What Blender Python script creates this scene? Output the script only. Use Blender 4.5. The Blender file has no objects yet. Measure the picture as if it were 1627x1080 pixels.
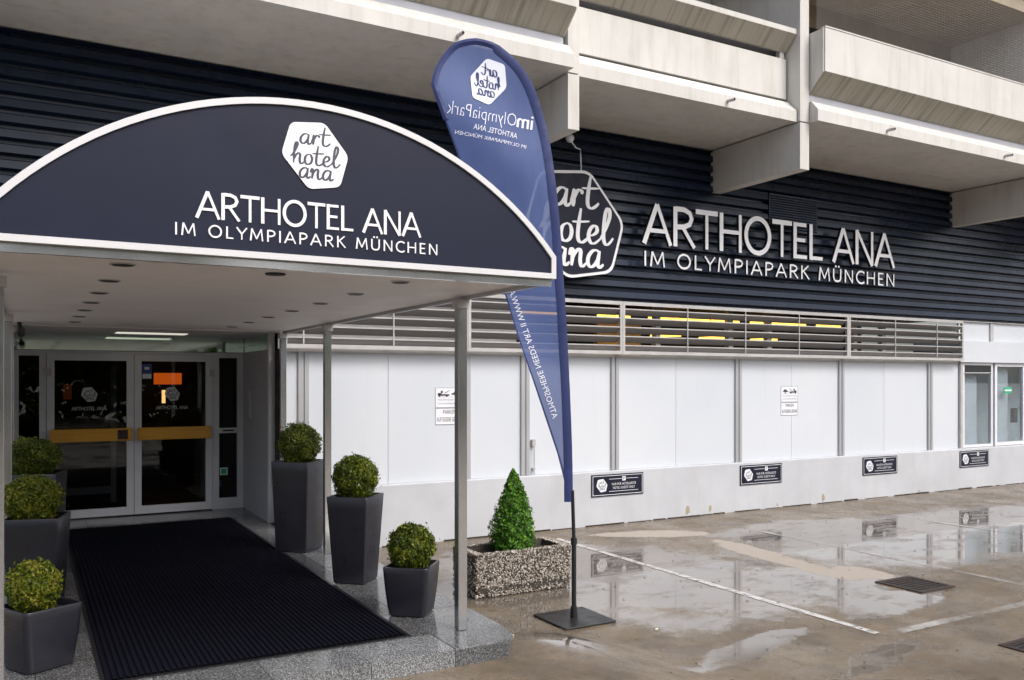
import bpy, math, random
import numpy as np
from mathutils import Vector
R = math.radians
S = bpy.context.scene
COL = S.collection

# ------------------------------------------------------------------ camera, sky, sun, exposure
YAW = R(29.5)
cam = bpy.data.cameras.new('Camera'); camo = bpy.data.objects.new('Camera', cam); COL.objects.link(camo)
camo.location = (0, 0, 2.1); camo.rotation_euler = (R(90), 0, -YAW)
cam.sensor_width = 36.0; cam.lens = 1367 / 1627 * 36.0; cam.shift_y = 66 / 1627
cam.clip_start = 0.05; cam.clip_end = 3000
S.camera = camo
SUN_AZ, SUN_EL = R(158), R(48)            # azimuth clockwise from +Y
w = bpy.data.worlds.new('World'); S.world = w; w.use_nodes = True
wn = w.node_tree.nodes; wl = w.node_tree.links; wn.clear()
wo = wn.new('ShaderNodeOutputWorld'); wb = wn.new('ShaderNodeBackground'); sk = wn.new('ShaderNodeTexSky')
sk.sky_type = 'NISHITA'; sk.sun_disc = False; sk.sun_elevation = SUN_EL; sk.sun_rotation = SUN_AZ
sk.air_density = 1.0; sk.dust_density = 7.0; sk.ozone_density = 1.5; sk.altitude = 500
hs = wn.new('ShaderNodeHueSaturation'); hs.inputs['Saturation'].default_value = 0.62   # cloud cover greys the sky
wl.new(sk.outputs[0], hs.inputs['Color']); wl.new(hs.outputs[0], wb.inputs[0]); wb.inputs[1].default_value = 0.15
wl.new(wb.outputs[0], wo.inputs[0])
sun = bpy.data.lights.new('Sun', 'SUN'); suno = bpy.data.objects.new('Sun', sun); COL.objects.link(suno)
sun.energy = 1.0; sun.angle = R(25); sun.color = (1.0, 0.97, 0.93)
sd = Vector((math.sin(SUN_AZ) * math.cos(SUN_EL), math.cos(SUN_AZ) * math.cos(SUN_EL), math.sin(SUN_EL)))
suno.rotation_euler = sd.to_track_quat('Z', 'Y').to_euler(); suno.location = (4, -6, 14)
S.view_settings.view_transform = 'Standard'; S.view_settings.look = 'None'
S.view_settings.exposure = 0.62; S.view_settings.gamma = 1.0
S.render.engine = 'CYCLES'

# ------------------------------------------------------------------ helpers
rng = random.Random(7)
NP = np.random.default_rng(11)


class MB:
    """collects faces, then becomes one mesh object"""
    def __init__(s): s.v = []; s.f = []
    def quad(s, *p):
        n = len(s.v); s.v += [tuple(q) for q in p]; s.f.append(tuple(range(n, n + len(p)))); return s
    def box(s, x0, x1, y0, y1, z0, z1, ch=0.0):
        if ch > 0:                                   # chamfered vertical and horizontal edges
            c = ch; n = len(s.v)
            rings = []
            for z, i in ((z0, c), (z0 + c, 0), (z1 - c, 0), (z1, c)):
                rings.append([(x0 + i + (c if i == 0 else c), y0 + i, z), (x1 - i - c, y0 + i, z), (x1 - i, y0 + i + c, z), (x1 - i, y1 - i - c, z),
                              (x1 - i - c, y1 - i, z), (x0 + i + c, y1 - i, z), (x0 + i, y1 - i - c, z), (x0 + i, y0 + i + c, z)])
            return s.loft(rings, True, True)
        n = len(s.v)
        s.v += [(x0, y0, z0), (x1, y0, z0), (x1, y1, z0), (x0, y1, z0), (x0, y0, z1), (x1, y0, z1), (x1, y1, z1), (x0, y1, z1)]
        s.f += [tuple(n + i for i in q) for q in ((0, 3, 2, 1), (4, 5, 6, 7), (0, 1, 5, 4), (1, 2, 6, 5), (2, 3, 7, 6), (3, 0, 4, 7))]
        return s
    def loft(s, rings, cap0=True, cap1=True, closed=True):
        n = len(s.v); k = len(rings[0])
        for r in rings: s.v += [tuple(p) for p in r]
        for i in range(len(rings) - 1):
            for j in range(k if closed else k - 1):
                a = n + i * k + j; b = n + i * k + (j + 1) % k
                s.f.append((a, b, b + k, a + k))
        if cap0: s.f.append(tuple(n + j for j in reversed(range(k))))
        if cap1: s.f.append(tuple(n + (len(rings) - 1) * k + j for j in range(k)))
        return s
    def prism_x(s, prof, x0, x1):                    # prof: (y,z) outline counter-clockwise seen from -x
        return s.loft([[(x0, y, z) for y, z in prof], [(x1, y, z) for y, z in prof]])
    def prism_y(s, prof, y0, y1):                    # prof: (x,z)
        return s.loft([[(x, y0, z) for x, z in prof], [(x, y1, z) for x, z in prof]])
    def prism_z(s, prof, z0, z1):
        return s.loft([[(x, y, z0) for x, y in prof], [(x, y, z1) for x, y in prof]])
    def tube(s, pts, r, k=10, caps=True):
        pts = [Vector(p) for p in pts]; rings = []
        for i, p in enumerate(pts):
            d = (pts[min(i + 1, len(pts) - 1)] - pts[max(i - 1, 0)]).normalized()
            a = d.orthogonal().normalized() if abs(d.z) > 0.9 else d.cross(Vector((0, 0, 1))).normalized()
            if abs(d.z) > 0.9: a = Vector((1, 0, 0)) - d * d.x; a.normalize()
            b = d.cross(a); rr = r[i] if isinstance(r, (list, tuple)) else r
            rings.append([p + a * rr * math.cos(t * 2 * math.pi / k) + b * rr * math.sin(t * 2 * math.pi / k) for t in range(k)])
        return s.loft(rings, caps, caps)
    def sphere(s, c, r, k=14, m=8):
        rings = []
        for i in range(m + 1):
            t = math.pi * (0.04 + 0.92 * i / m)
            rings.append([(c[0] + r * math.sin(t) * math.cos(j * 2 * math.pi / k), c[1] + r * math.sin(t) * math.sin(j * 2 * math.pi / k), c[2] - r * math.cos(t)) for j in range(k)])
        return s.loft(rings)
    def build(s, name, mat, parent=None, smooth=False, fix=True):
        off = Vector((0, 0, 0)); p = parent
        while p is not None: off += p.location; p = p.parent
        me = bpy.data.meshes.new(name)
        me.from_pydata([(x - off.x, y - off.y, z - off.z) for x, y, z in s.v], [], s.f)
        if fix:
            import bmesh
            bm = bmesh.new(); bm.from_mesh(me); bmesh.ops.recalc_face_normals(bm, faces=bm.faces); bm.to_mesh(me); bm.free()
        me.materials.append(mat)
        if smooth:
            me.polygons.foreach_set('use_smooth', [True] * len(me.polygons))
            try: me.set_sharp_from_angle(angle=R(40))
            except Exception: pass
        o = bpy.data.objects.new(name, me); COL.objects.link(o)
        if parent is not None: o.parent = parent
        return o


def empty(name, loc, label=None, cat=None, group=None):
    o = bpy.data.objects.new(name, None); COL.objects.link(o); o.location = loc; o.empty_display_size = 0.2
    tag(o, label, cat, group); return o


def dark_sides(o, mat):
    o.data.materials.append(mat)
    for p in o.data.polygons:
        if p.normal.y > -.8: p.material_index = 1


def tag(o, label=None, cat=None, group=None, kind=None):
    if label: o['label'] = label
    if cat: o['category'] = cat
    if group: o['group'] = group
    if kind: o['kind'] = kind
    return o


# ------------------------------------------------------------------ materials
class NT:
    def __init__(s, name):
        s.m = bpy.data.materials.new(name); s.m.use_nodes = True; s.t = s.m.node_tree; s.n = s.t.nodes; s.l = s.t.links
        s.b = s.n['Principled BSDF']; s.out = s.n['Material Output']
        s.pos = s.n.new('ShaderNodeNewGeometry').outputs['Position']
    def set(s, sock, v):
        if hasattr(v, 'is_output'): s.l.new(v, sock)
        else: sock.default_value = v
    def map(s, scale):
        n = s.n.new('ShaderNodeMapping'); s.l.new(s.pos, n.inputs[0]); n.inputs['Scale'].default_value = scale; return n.outputs[0]
    def noise(s, scale, detail=4, rough=0.55, vec=None, dist=0.0):
        n = s.n.new('ShaderNodeTexNoise'); s.l.new(vec if vec is not None else s.pos, n.inputs['Vector'])
        n.inputs['Scale'].default_value = scale; n.inputs['Detail'].default_value = detail; n.inputs['Roughness'].default_value = rough
        n.inputs['Distortion'].default_value = dist; return n.outputs['Fac']
    def voro(s, scale, feature='F1', out='Distance', vec=None):
        n = s.n.new('ShaderNodeTexVoronoi'); n.feature = feature; s.l.new(vec if vec is not None else s.pos, n.inputs['Vector'])
        n.inputs['Scale'].default_value = scale; return n.outputs[out]
    def ramp(s, fac, stops):
        n = s.n.new('ShaderNodeValToRGB'); s.l.new(fac, n.inputs[0]); e = n.color_ramp.elements
        while len(e) < len(stops): e.new(0.5)
        for i, (p, c) in enumerate(stops):
            e[i].position = p; e[i].color = (c, c, c, 1) if isinstance(c, (int, float)) else (*c, 1)
        return n.outputs[0]
    def mix(s, fac, a, b, mode='MIX'):
        n = s.n.new('ShaderNodeMix'); n.data_type = 'RGBA'; n.blend_type = mode
        s.set(n.inputs[0], fac)
        for i, v in ((6, a), (7, b)):
            if hasattr(v, 'is_output'): s.l.new(v, n.inputs[i])
            else: n.inputs[i].default_value = (*v, 1) if len(v) == 3 else v
        return n.outputs[2]
    def math(s, op, a, b=None, clamp=False):
        n = s.n.new('ShaderNodeMath'); n.operation = op; n.use_clamp = clamp
        s.set(n.inputs[0], a)
        if b is not None: s.set(n.inputs[1], b)
        return n.outputs[0]
    def bump(s, h, strength=0.3, dist=0.01):
        n = s.n.new('ShaderNodeBump'); s.l.new(h, n.inputs['Height']); n.inputs['Strength'].default_value = strength; n.inputs['Distance'].default_value = dist
        s.l.new(n.outputs[0], s.b.inputs['Normal']); return n
    def sep(s):
        n = s.n.new('ShaderNodeSeparateXYZ'); s.l.new(s.pos, n.inputs[0]); return n.outputs


def plain(name, col, rough=0.5, metal=0.0, var=0.12, scale=3.0, stretch=(1, 1, 1), bump=0.0, bscale=80.0, spec=0.5, coat=0.0):
    t = NT(name)
    f = t.noise(scale, 6, 0.6, t.map(stretch))
    a = tuple(c * (1 - var) for c in col); b = tuple(min(1, c * (1 + var)) for c in col)
    t.l.new(t.mix(t.ramp(f, [(0.3, 0.0), (0.7, 1.0)]), a, b), t.b.inputs['Base Color'])
    t.l.new(t.ramp(t.noise(scale * 2.3, 5), [(0.3, max(0.02, rough * 0.8)), (0.7, min(1, rough * 1.2))]), t.b.inputs['Roughness'])
    t.b.inputs['Metallic'].default_value = metal; t.b.inputs['Specular IOR Level'].default_value = spec
    t.b.inputs['Coat Weight'].default_value = coat
    if bump > 0: t.bump(t.noise(bscale, 3), bump, 0.004)
    return t.m


def concrete(name, col, streak=0.25, stretch=(6, 6, 0.5), grime=(0.30, 0.27, 0.22), amount=0.5):
    t = NT(name)
    base = t.mix(t.ramp(t.noise(1.6, 6), [(0.3, 0.0), (0.7, 1.0)]), tuple(c * 0.92 for c in col), tuple(min(1, c * 1.06) for c in col))
    st = t.ramp(t.noise(1.0, 9, 0.7, t.map(stretch)), [(0.48, 0.0), (0.72, amount)])
    c = t.mix(st, base, grime)
    sp = t.ramp(t.noise(60, 3), [(0.62, 0.0), (0.75, streak)])
    t.l.new(t.mix(sp, c, tuple(x * 0.6 for x in col)), t.b.inputs['Base Color'])
    t.b.inputs['Roughness'].default_value = 0.75
    t.bump(t.noise(120, 4), 0.15, 0.003)
    return t.m


M = {}
M['white_panel'] = plain('white_panel', (0.625, 0.655, 0.70), 0.35, var=0.03, scale=0.8, stretch=(1.5, 1.5, 0.5))
t = NT('white_panel_each')
oi = t.n.new('ShaderNodeObjectInfo')
c = t.mix(t.ramp(t.noise(0.7, 5, 0.6), [(0.3, 0.0), (0.7, 1.0)]), (0.60, 0.635, 0.685), (0.65, 0.68, 0.72))
c = t.mix(1.0, c, t.ramp(oi.outputs['Random'], [(0.0, (0.95, 0.955, 0.96)), (1.0, (1.0, 1.0, 1.0))]), 'MULTIPLY')
c = t.mix(t.ramp(t.noise(1.0, 7, 0.7, t.map((7, 7, 0.35))), [(0.58, 0.0), (0.8, 0.22)]), c, (0.42, 0.40, 0.37))
c = t.mix(t.ramp(t.noise(34, 3, 0.6), [(0.72, 0.0), (0.76, 0.35)]), c, (0.36, 0.34, 0.31))
t.l.new(c, t.b.inputs['Base Color']); t.b.inputs['Roughness'].default_value = 0.33; t.bump(t.noise(1.4, 2), 0.08, 0.02)
M['white_panel'] = t.m
M['alu'] = plain('alu', (0.44, 0.445, 0.465), 0.35, 0.25, var=0.04, scale=1.0)
M['alu_dull'] = plain('alu_dull', (0.50, 0.49, 0.485), 0.45, 0.2, var=0.12, scale=4)
M['steel'] = plain('steel', (0.56, 0.56, 0.57), 0.2, 0.9, var=0.04, scale=1.0)
M['blade'] = plain('blade', (0.26, 0.25, 0.245), 0.5, 0.1, var=0.12, scale=2, stretch=(1, 30, 30))
M['white_paint'] = plain('white_paint', (0.66, 0.66, 0.67), 0.35, var=0.04, scale=3)
M['frame_white'] = plain('frame_white', (0.74, 0.75, 0.79), 0.38, var=0.05, scale=3)
M['letter'] = plain('letter', (0.86, 0.86, 0.88), 0.4, var=0.03)
M['navy_panel'] = plain('navy_panel', (0.0095, 0.012, 0.031), 0.5, var=0.1, scale=1.5, spec=0.25)
M['navy_sign'] = plain('navy_sign', (0.009, 0.011, 0.026), 0.5, var=0.1, scale=2, spec=0.25)
M['clad'] = plain('clad', (0.007, 0.015, 0.038), 0.3, 0.0, var=0.3, scale=1.2, stretch=(0.6, 1, 5), spec=0.36)
M['clad_dark'] = plain('clad_dark', (0.012, 0.015, 0.022), 0.5, var=0.2)
M['balcony'] = concrete('balcony', (0.60, 0.585, 0.555), 0.12, (5, 5, 0.5), (0.33, 0.29, 0.23), 0.38)
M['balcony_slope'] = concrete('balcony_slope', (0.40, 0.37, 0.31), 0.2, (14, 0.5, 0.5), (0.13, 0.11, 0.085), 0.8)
M['slab_under'] = concrete('slab_under', (0.44, 0.43, 0.41), 0.08, (1.5, 1.5, 1.5), (0.36, 0.33, 0.29), 0.3)
M['loggia'] = concrete('loggia', (0.36, 0.30, 0.21), 0.2, (2, 2, 1), (0.22, 0.18, 0.13), 0.6)
M['loggia_white'] = plain('loggia_white', (0.56, 0.57, 0.62), 0.7, var=0.06)
M['soffit'] = plain('soffit', (0.80, 0.77, 0.77), 0.6, var=0.04, scale=2, bump=0.05, bscale=300)
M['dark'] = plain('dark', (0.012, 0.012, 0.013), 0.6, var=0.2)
M['black'] = plain('black', (0.015, 0.015, 0.017), 0.4, var=0.15, bump=0.1, bscale=150)
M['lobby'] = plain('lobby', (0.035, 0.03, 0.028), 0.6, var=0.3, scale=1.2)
M['wood'] = None
t = NT('wood')
g = t.noise(3.0, 8, 0.7, t.map((1.2, 8, 22)), 0.6)
t.l.new(t.ramp(g, [(0.3, (0.60, 0.27, 0.02)), (0.55, (0.80, 0.40, 0.04)), (0.75, (0.70, 0.33, 0.03))]), t.b.inputs['Base Color']); t.b.inputs['Roughness'].default_value = 0.35
M['wood'] = t.m
M['pot'] = plain('pot', (0.019, 0.019, 0.026), 0.33, var=0.16, scale=5, bump=0.10, bscale=260, spec=0.55)
M['pebble'] = plain('pebble', (0.03, 0.03, 0.034), 0.35, var=0.4, scale=40)
M['sign_white'] = plain('sign_white', (0.78, 0.79, 0.83), 0.4, var=0.03)
M['print_black'] = plain('print_black', (0.02, 0.02, 0.025), 0.5, var=0.05)
M['print_grey'] = plain('print_grey', (0.30, 0.30, 0.32), 0.5, var=0.05)
M['glass_print'] = plain('glass_print', (0.62, 0.64, 0.66), 0.6, var=0.05)
M['green_sign'] = plain('green_sign', (0.02, 0.42, 0.20), 0.4, var=0.05)
M['blue_sign'] = plain('blue_sign', (0.02, 0.06, 0.28), 0.4, var=0.05)
M['rust'] = plain('rust', (0.06, 0.042, 0.036), 0.45, 0.4, var=0.4, scale=25, bump=0.3, bscale=120)
M['red_brown'] = plain('red_brown', (0.22, 0.05, 0.03), 0.7, var=0.2)
M['butt'] = plain('butt', (0.75, 0.62, 0.40), 0.7, var=0.2)
M['lamp_ball'] = plain('lamp_ball', (0.75, 0.78, 0.85), 0.25, var=0.03)
M['flag_navy'] = plain('flag_navy', (0.016, 0.028, 0.12), 0.65, var=0.15, scale=8)
M['flag_print'] = plain('flag_print', (0.72, 0.74, 0.84), 0.7, var=0.04)
M['logo_ink'] = plain('logo_ink', (0.05, 0.055, 0.085), 0.5, var=0.05)
M['trunk'] = plain('trunk', (0.09, 0.065, 0.04), 0.85, var=0.3, scale=20)
t = NT('paint_line')
t.l.new(t.ramp(t.noise(5, 6, 0.7), [(0.3, (0.42, 0.40, 0.37)), (0.7, (0.66, 0.65, 0.63))]), t.b.inputs['Base Color']); t.b.inputs['Roughness'].default_value = 0.22
tp = t.n.new('ShaderNodeBsdfTransparent'); mx = t.n.new('ShaderNodeMixShader')
t.l.new(t.ramp(t.noise(9, 8, 0.75), [(0.50, 0.0), (0.62, 0.85)]), mx.inputs[0]); t.l.new(t.b.outputs[0], mx.inputs[1]); t.l.new(tp.outputs[0], mx.inputs[2]); t.l.new(mx.outputs[0], t.out.inputs[0])
M['paint_line'] = t.m
t = NT('paint_line_worn')
t.l.new(t.ramp(t.noise(5, 6, 0.7), [(0.3, (0.34, 0.32, 0.29)), (0.7, (0.55, 0.54, 0.51))]), t.b.inputs['Base Color']); t.b.inputs['Roughness'].default_value = 0.2
tp = t.n.new('ShaderNodeBsdfTransparent'); mx = t.n.new('ShaderNodeMixShader')
wr = t.math('ADD', t.math('MULTIPLY', t.noise(1.1, 3), 0.6), t.math('MULTIPLY', t.noise(14, 8, 0.75), 0.4))
t.l.new(t.ramp(wr, [(0.42, 0.15), (0.54, 0.95)]), mx.inputs[0]); t.l.new(t.b.outputs[0], mx.inputs[1]); t.l.new(tp.outputs[0], mx.inputs[2]); t.l.new(mx.outputs[0], t.out.inputs[0])
M['paint_line_worn'] = t.m


def emit(name, col, strength):
    t = NT(name); t.b.inputs['Base Color'].default_value = (*col, 1)
    t.b.inputs['Emission Color'].default_value = (*col, 1); t.b.inputs['Emission Strength'].default_value = strength; return t.m


M['tube_light'] = emit('tube_light', (1.0, 0.55, 0.08), 2.2)
M['lamp_orange'] = emit('lamp_orange', (1.0, 0.15, 0.012), 0.7)
M['lamp_warm'] = emit('lamp_warm', (1.0, 0.55, 0.2), 2.0)

# glass: a thin pane, part mirror by angle, part see-through
def glass(name, tint, refl=1.5, body=0.0, bodycol=(0.5, 0.6, 0.6)):
    t = NT(name); t.n.remove(t.b)
    tr = t.n.new('ShaderNodeBsdfTransparent'); tr.inputs[0].default_value = (*tint, 1)
    gl = t.n.new('ShaderNodeBsdfGlossy'); gl.inputs['Roughness'].default_value = 0.01; gl.inputs[0].default_value = (0.95, 0.97, 1, 1)
    f0 = ((refl - 1) / (refl + 1)) ** 2
    lw = t.n.new('ShaderNodeLayerWeight'); lw.inputs[0].default_value = 0.5
    fac = t.math('ADD', t.math('MULTIPLY', t.math('POWER', lw.outputs['Facing'], 5.0), 1 - f0), f0)
    mx = t.n.new('ShaderNodeMixShader'); t.l.new(fac, mx.inputs[0])
    base = tr.outputs[0]
    if body > 0:
        df = t.n.new('ShaderNodeBsdfDiffuse'); df.inputs[0].default_value = (*bodycol, 1)
        m2 = t.n.new('ShaderNodeMixShader'); m2.inputs[0].default_value = body
        t.l.new(tr.outputs[0], m2.inputs[1]); t.l.new(df.outputs[0], m2.inputs[2]); base = m2.outputs[0]
    t.l.new(base, mx.inputs[1]); t.l.new(gl.outputs[0], mx.inputs[2]); t.l.new(mx.outputs[0], t.out.inputs[0])
    return t.m
M['door_glass'] = glass('door_glass', (0.6, 0.62, 0.62), 1.45)
M['win_glass'] = glass('win_glass', (0.86, 0.90, 0.91), 1.9)
M['green_glass'] = plain('green_glass', (0.66, 0.80, 0.72), 0.05, 1.0, var=0.04)

# flag cloth: thin translucent polyester
t = NT('flag_cloth')
t.b.inputs['Base Color'].default_value = (0.075, 0.10, 0.27, 1); t.b.inputs['Roughness'].default_value = 0.6
wv = t.noise(1.0, 5, 0.6, t.map((3.5, 3.5, 1.2)))
t.l.new(t.ramp(wv, [(0.3, (0.085, 0.130, 0.33)), (0.7, (0.115, 0.170, 0.40))]), t.b.inputs['Base Color'])
tl = t.n.new('ShaderNodeBsdfTranslucent'); tl.inputs[0].default_value = (0.11, 0.17, 0.42, 1)
ts = t.n.new('ShaderNodeBsdfTransparent'); m1 = t.n.new('ShaderNodeMixShader'); m2 = t.n.new('ShaderNodeMixShader')
m1.inputs[0].default_value = 0.35; m2.inputs[0].default_value = 0.12
t.l.new(t.b.outputs[0], m1.inputs[1]); t.l.new(tl.outputs[0], m1.inputs[2]); t.l.new(m1.outputs[0], m2.inputs[1]); t.l.new(ts.outputs[0], m2.inputs[2])
t.l.new(m2.outputs[0], t.out.inputs[0]); t.bump(wv, 0.4, 0.03); M['flag_cloth'] = t.m

# leaves: every leaf carries its own shade
def leafmat(name, stops):
    t = NT(name); a = t.n.new('ShaderNodeAttribute'); a.attribute_name = 'shade'
    t.l.new(t.ramp(a.outputs['Fac'], stops), t.b.inputs['Base Color']); t.b.inputs['Roughness'].default_value = 0.42
    t.b.inputs['Specular IOR Level'].default_value = 0.4
    tl = t.n.new('ShaderNodeBsdfTranslucent'); tl.inputs[0].default_value = (0.10, 0.16, 0.02, 1)
    mx = t.n.new('ShaderNodeMixShader'); mx.inputs[0].default_value = 0.25
    t.l.new(t.b.outputs[0], mx.inputs[1]); t.l.new(tl.outputs[0], mx.inputs[2]); t.l.new(mx.outputs[0], t.out.inputs[0]); return t.m
M['box_leaf'] = leafmat('box_leaf', [(0.0, (0.025, 0.045, 0.006)), (0.45, (0.12, 0.16, 0.012)), (0.8, (0.28, 0.29, 0.02)), (1.0, (0.38, 0.30, 0.05))])
M['cone_leaf'] = leafmat('cone_leaf', [(0.0, (0.02, 0.06, 0.008)), (0.5, (0.07, 0.21, 0.012)), (1.0, (0.17, 0.36, 0.02))])

# granite
def granite(name, lo, hi, rough):
    t = NT(name)
    sp = t.ramp(t.voro(170, out='Color'), [(0.25, 0.0), (0.75, 1.0)])
    n = t.ramp(t.noise(90, 4, 0.7), [(0.38, 0.0), (0.62, 1.0)])
    big = t.ramp(t.noise(1.3, 4), [(0.35, 0.75), (0.65, 1.1)])
    oi = t.n.new('ShaderNodeObjectInfo')
    c = t.mix(t.math('MULTIPLY', n, sp), lo, hi)
    c = t.mix(1.0, c, big, 'MULTIPLY')
    c = t.mix(1.0, c, t.ramp(oi.outputs['Random'], [(0.0, 0.6), (1.0, 1.15)]), 'MULTIPLY')
    t.l.new(c, t.b.inputs['Base Color'])
    t.l.new(t.ramp(t.noise(2.2, 4), [(0.4, rough * 0.4), (0.65, rough)]), t.b.inputs['Roughness'])
    t.bump(t.noise(200, 3), 0.12, 0.002); return t.m
M['granite'] = granite('granite', (0.05, 0.05, 0.052), (0.40, 0.40, 0.40), 0.2)
M['granite_kerb'] = granite('granite_kerb', (0.075, 0.078, 0.082), (0.46, 0.47, 0.48), 0.2)
M['mortar'] = plain('mortar', (0.10, 0.095, 0.09), 0.7)

# ribbed mat
t = NT('mat_carpet')
n = t.ramp(t.noise(260, 3, 0.8), [(0.35, (0.0025, 0.0025, 0.005)), (0.7, (0.012, 0.013, 0.023))])
t.l.new(n, t.b.inputs['Base Color']); t.b.inputs['Roughness'].default_value = 0.9; t.b.inputs['Specular IOR Level'].default_value = 0.06
t.bump(t.noise(400, 2), 0.6, 0.004); M['mat'] = t.m

# aggregate of the stone trough
t = NT('aggregate')
oc = t.n.new('ShaderNodeAttribute'); oc.attribute_name = 'shade'
t.l.new(t.ramp(oc.outputs['Fac'], [(0.0, (0.10, 0.08, 0.06)), (0.4, (0.30, 0.25, 0.20)), (0.7, (0.46, 0.42, 0.37)), (1.0, (0.66, 0.63, 0.58))]), t.b.inputs['Base Color'])
t.b.inputs['Roughness'].default_value = 0.4; M['aggregate'] = t.m
M['trough'] = plain('trough', (0.045, 0.037, 0.030), 0.75, var=0.4, scale=14, bump=0.4, bscale=90)
M['soil'] = plain('soil', (0.03, 0.022, 0.015), 0.9, var=0.4, scale=30, bump=0.6, bscale=60)

# wet parking ground
t = NT('wet_ground')
wx, wy, wz = t.sep()
dn = t.noise(0.9, 5, 0.6)
dn2 = t.noise(2.2, 10, 0.68)
def blob(cx, cy, rx, ry, rot=0.0, jit=1.1, soft=0.22):
    c, s_ = math.cos(rot), math.sin(rot)
    dx = t.math('SUBTRACT', wx, cx); dy = t.math('SUBTRACT', wy, cy)
    u = t.math('ADD', t.math('MULTIPLY', dx, c / rx), t.math('MULTIPLY', dy, s_ / rx))
    v = t.math('ADD', t.math('MULTIPLY', dx, -s_ / ry), t.math('MULTIPLY', dy, c / ry))
    r = t.math('SQRT', t.math('ADD', t.math('MULTIPLY', u, u), t.math('MULTIPLY', v, v)))
    r = t.math('ADD', r, t.math('MULTIPLY', t.math('SUBTRACT', dn2, 0.5), jit))
    r = t.math('ADD', r, t.math('MULTIPLY', t.math('SUBTRACT', dn, 0.5), jit))
    return t.math('DIVIDE', t.math('SUBTRACT', 1.0 + soft / 2, r), soft, True)
def union(*a):
    o = a[0]
    for b in a[1:]: o = t.math('MAXIMUM', o, b)
    return o
pud = union(blob(5.3, 7.6, 1.75, 1.9), blob(12.0, 7.3, 4.4, 1.5, 0.0, 0.7), blob(18.5, 7.0, 3.5, 2.0), blob(6.6, 6.3, 1.5, 0.9),
            blob(7.2, 5.35, 0.8, 0.3, 0.15, 1.6), blob(4.9, 4.95, 0.7, 0.16, 0.25, 2.2), blob(5.6, 4.3, 0.6, 0.14, 0.3, 2.4), blob(3.45, 6.0, 0.4, 1.1, 0, 0.4), blob(9.6, 8.6, 1.5, 0.7))
dry = union(blob(7.8, 7.45, 0.22, 1.25, -0.12, 1.1, 0.12), blob(7.55, 9.35, 0.75, 0.26, -0.4, 1.2, 0.12), blob(8.0, 6.35, 0.25, 0.35, 0, 0.9, 0.12))
pud = t.math('MULTIPLY', pud, t.math('SUBTRACT', 1.0, dry), True)
pud = t.math('MULTIPLY', pud, t.ramp(t.noise(1.9, 9, 0.72, t.map((1.0, 1.6, 1.0))), [(0.36, 0.35), (0.50, 1.0)]))
speck = t.ramp(t.noise(95, 5, 0.8), [(0.38, 0.0), (0.66, 1.0)])
base = t.mix(t.ramp(dn, [(0.32, 0.0), (0.66, 1.0)]), (0.098, 0.063, 0.031), (0.195, 0.147, 0.094))
base = t.mix(t.ramp(t.noise(2.1, 9, 0.72), [(0.46, 0.0), (0.62, 0.85)]), base, (0.070, 0.048, 0.027))
base = t.mix(t.ramp(t.noise(0.7, 7, 0.65), [(0.52, 0.0), (0.66, 0.6)]), base, (0.24, 0.205, 0.16))
base = t.mix(t.math('MULTIPLY', speck, 0.30), base, (0.36, 0.32, 0.27))
base = t.mix(t.ramp(t.noise(38, 4, 0.7), [(0.60, 0.0), (0.68, 0.75)]), base, (0.045, 0.034, 0.024))
wn_ = t.n.new('ShaderNodeTexNoise'); t.l.new(t.pos, wn_.inputs['Vector']); wn_.inputs['Scale'].default_value = 1.6; wn_.inputs['Detail'].default_value = 6
va = t.n.new('ShaderNodeVectorMath'); va.operation = 'MULTIPLY_ADD'; t.l.new(wn_.outputs['Color'], va.inputs[0]); va.inputs[1].default_value = (.9, .9, 0); t.l.new(t.pos, va.inputs[2])
crack = t.ramp(t.voro(0.42, 'DISTANCE_TO_EDGE', 'Distance', va.outputs[0]), [(0.0, 1.0), (0.006, 0.0)])
crack = t.math('MULTIPLY', crack, t.ramp(t.noise(0.8, 3), [(0.5, 0.0), (0.6, 0.9)]))
base = t.mix(t.ramp(t.noise(5.5, 8, 0.75), [(0.56, 0.0), (0.64, 0.6)]), base, (0.055, 0.038, 0.022))
base = t.mix(crack, base, (0.02, 0.016, 0.012))
col = t.mix(pud, base, t.mix(0.45, base, (0.15, 0.14, 0.135)))
col = t.mix(dry, col, t.mix(t.math('MULTIPLY', speck, 0.5), (0.42, 0.37, 0.32), (0.26, 0.225, 0.19)))
t.l.new(col, t.b.inputs['Base Color'])
damp = t.ramp(t.noise(1.7, 8, 0.7), [(0.38, 0.14), (0.64, 0.52)])
rg = t.mix(pud, damp, t.ramp(t.noise(1.3, 6, 0.65), [(0.4, 0.015), (0.7, 0.11)])); rg = t.mix(dry, rg, (0.6, 0.6, 0.6))
t.l.new(rg, t.b.inputs['Roughness'])
t.l.new(t.math('ADD', t.math('MULTIPLY', pud, 0.45), 0.5), t.b.inputs['Specular IOR Level'])
hgt = t.math('ADD', t.math('MULTIPLY', t.noise(160, 4, 0.7), 0.5), t.math('MULTIPLY', t.noise(9, 4), 0.8))
bm_ = t.bump(hgt, 0.5, 0.012)
t.l.new(t.math('ADD', t.math('MULTIPLY', t.math('SUBTRACT', 1.0, pud), 0.55), 0.012), bm_.inputs['Strength'])
t.l.new(t.math('MULTIPLY', pud, 0.45), t.b.inputs['Coat Weight']); t.b.inputs['Coat Roughness'].default_value = 0.02; t.b.inputs['Coat IOR'].default_value = 1.55
M['ground'] = t.m

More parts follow.
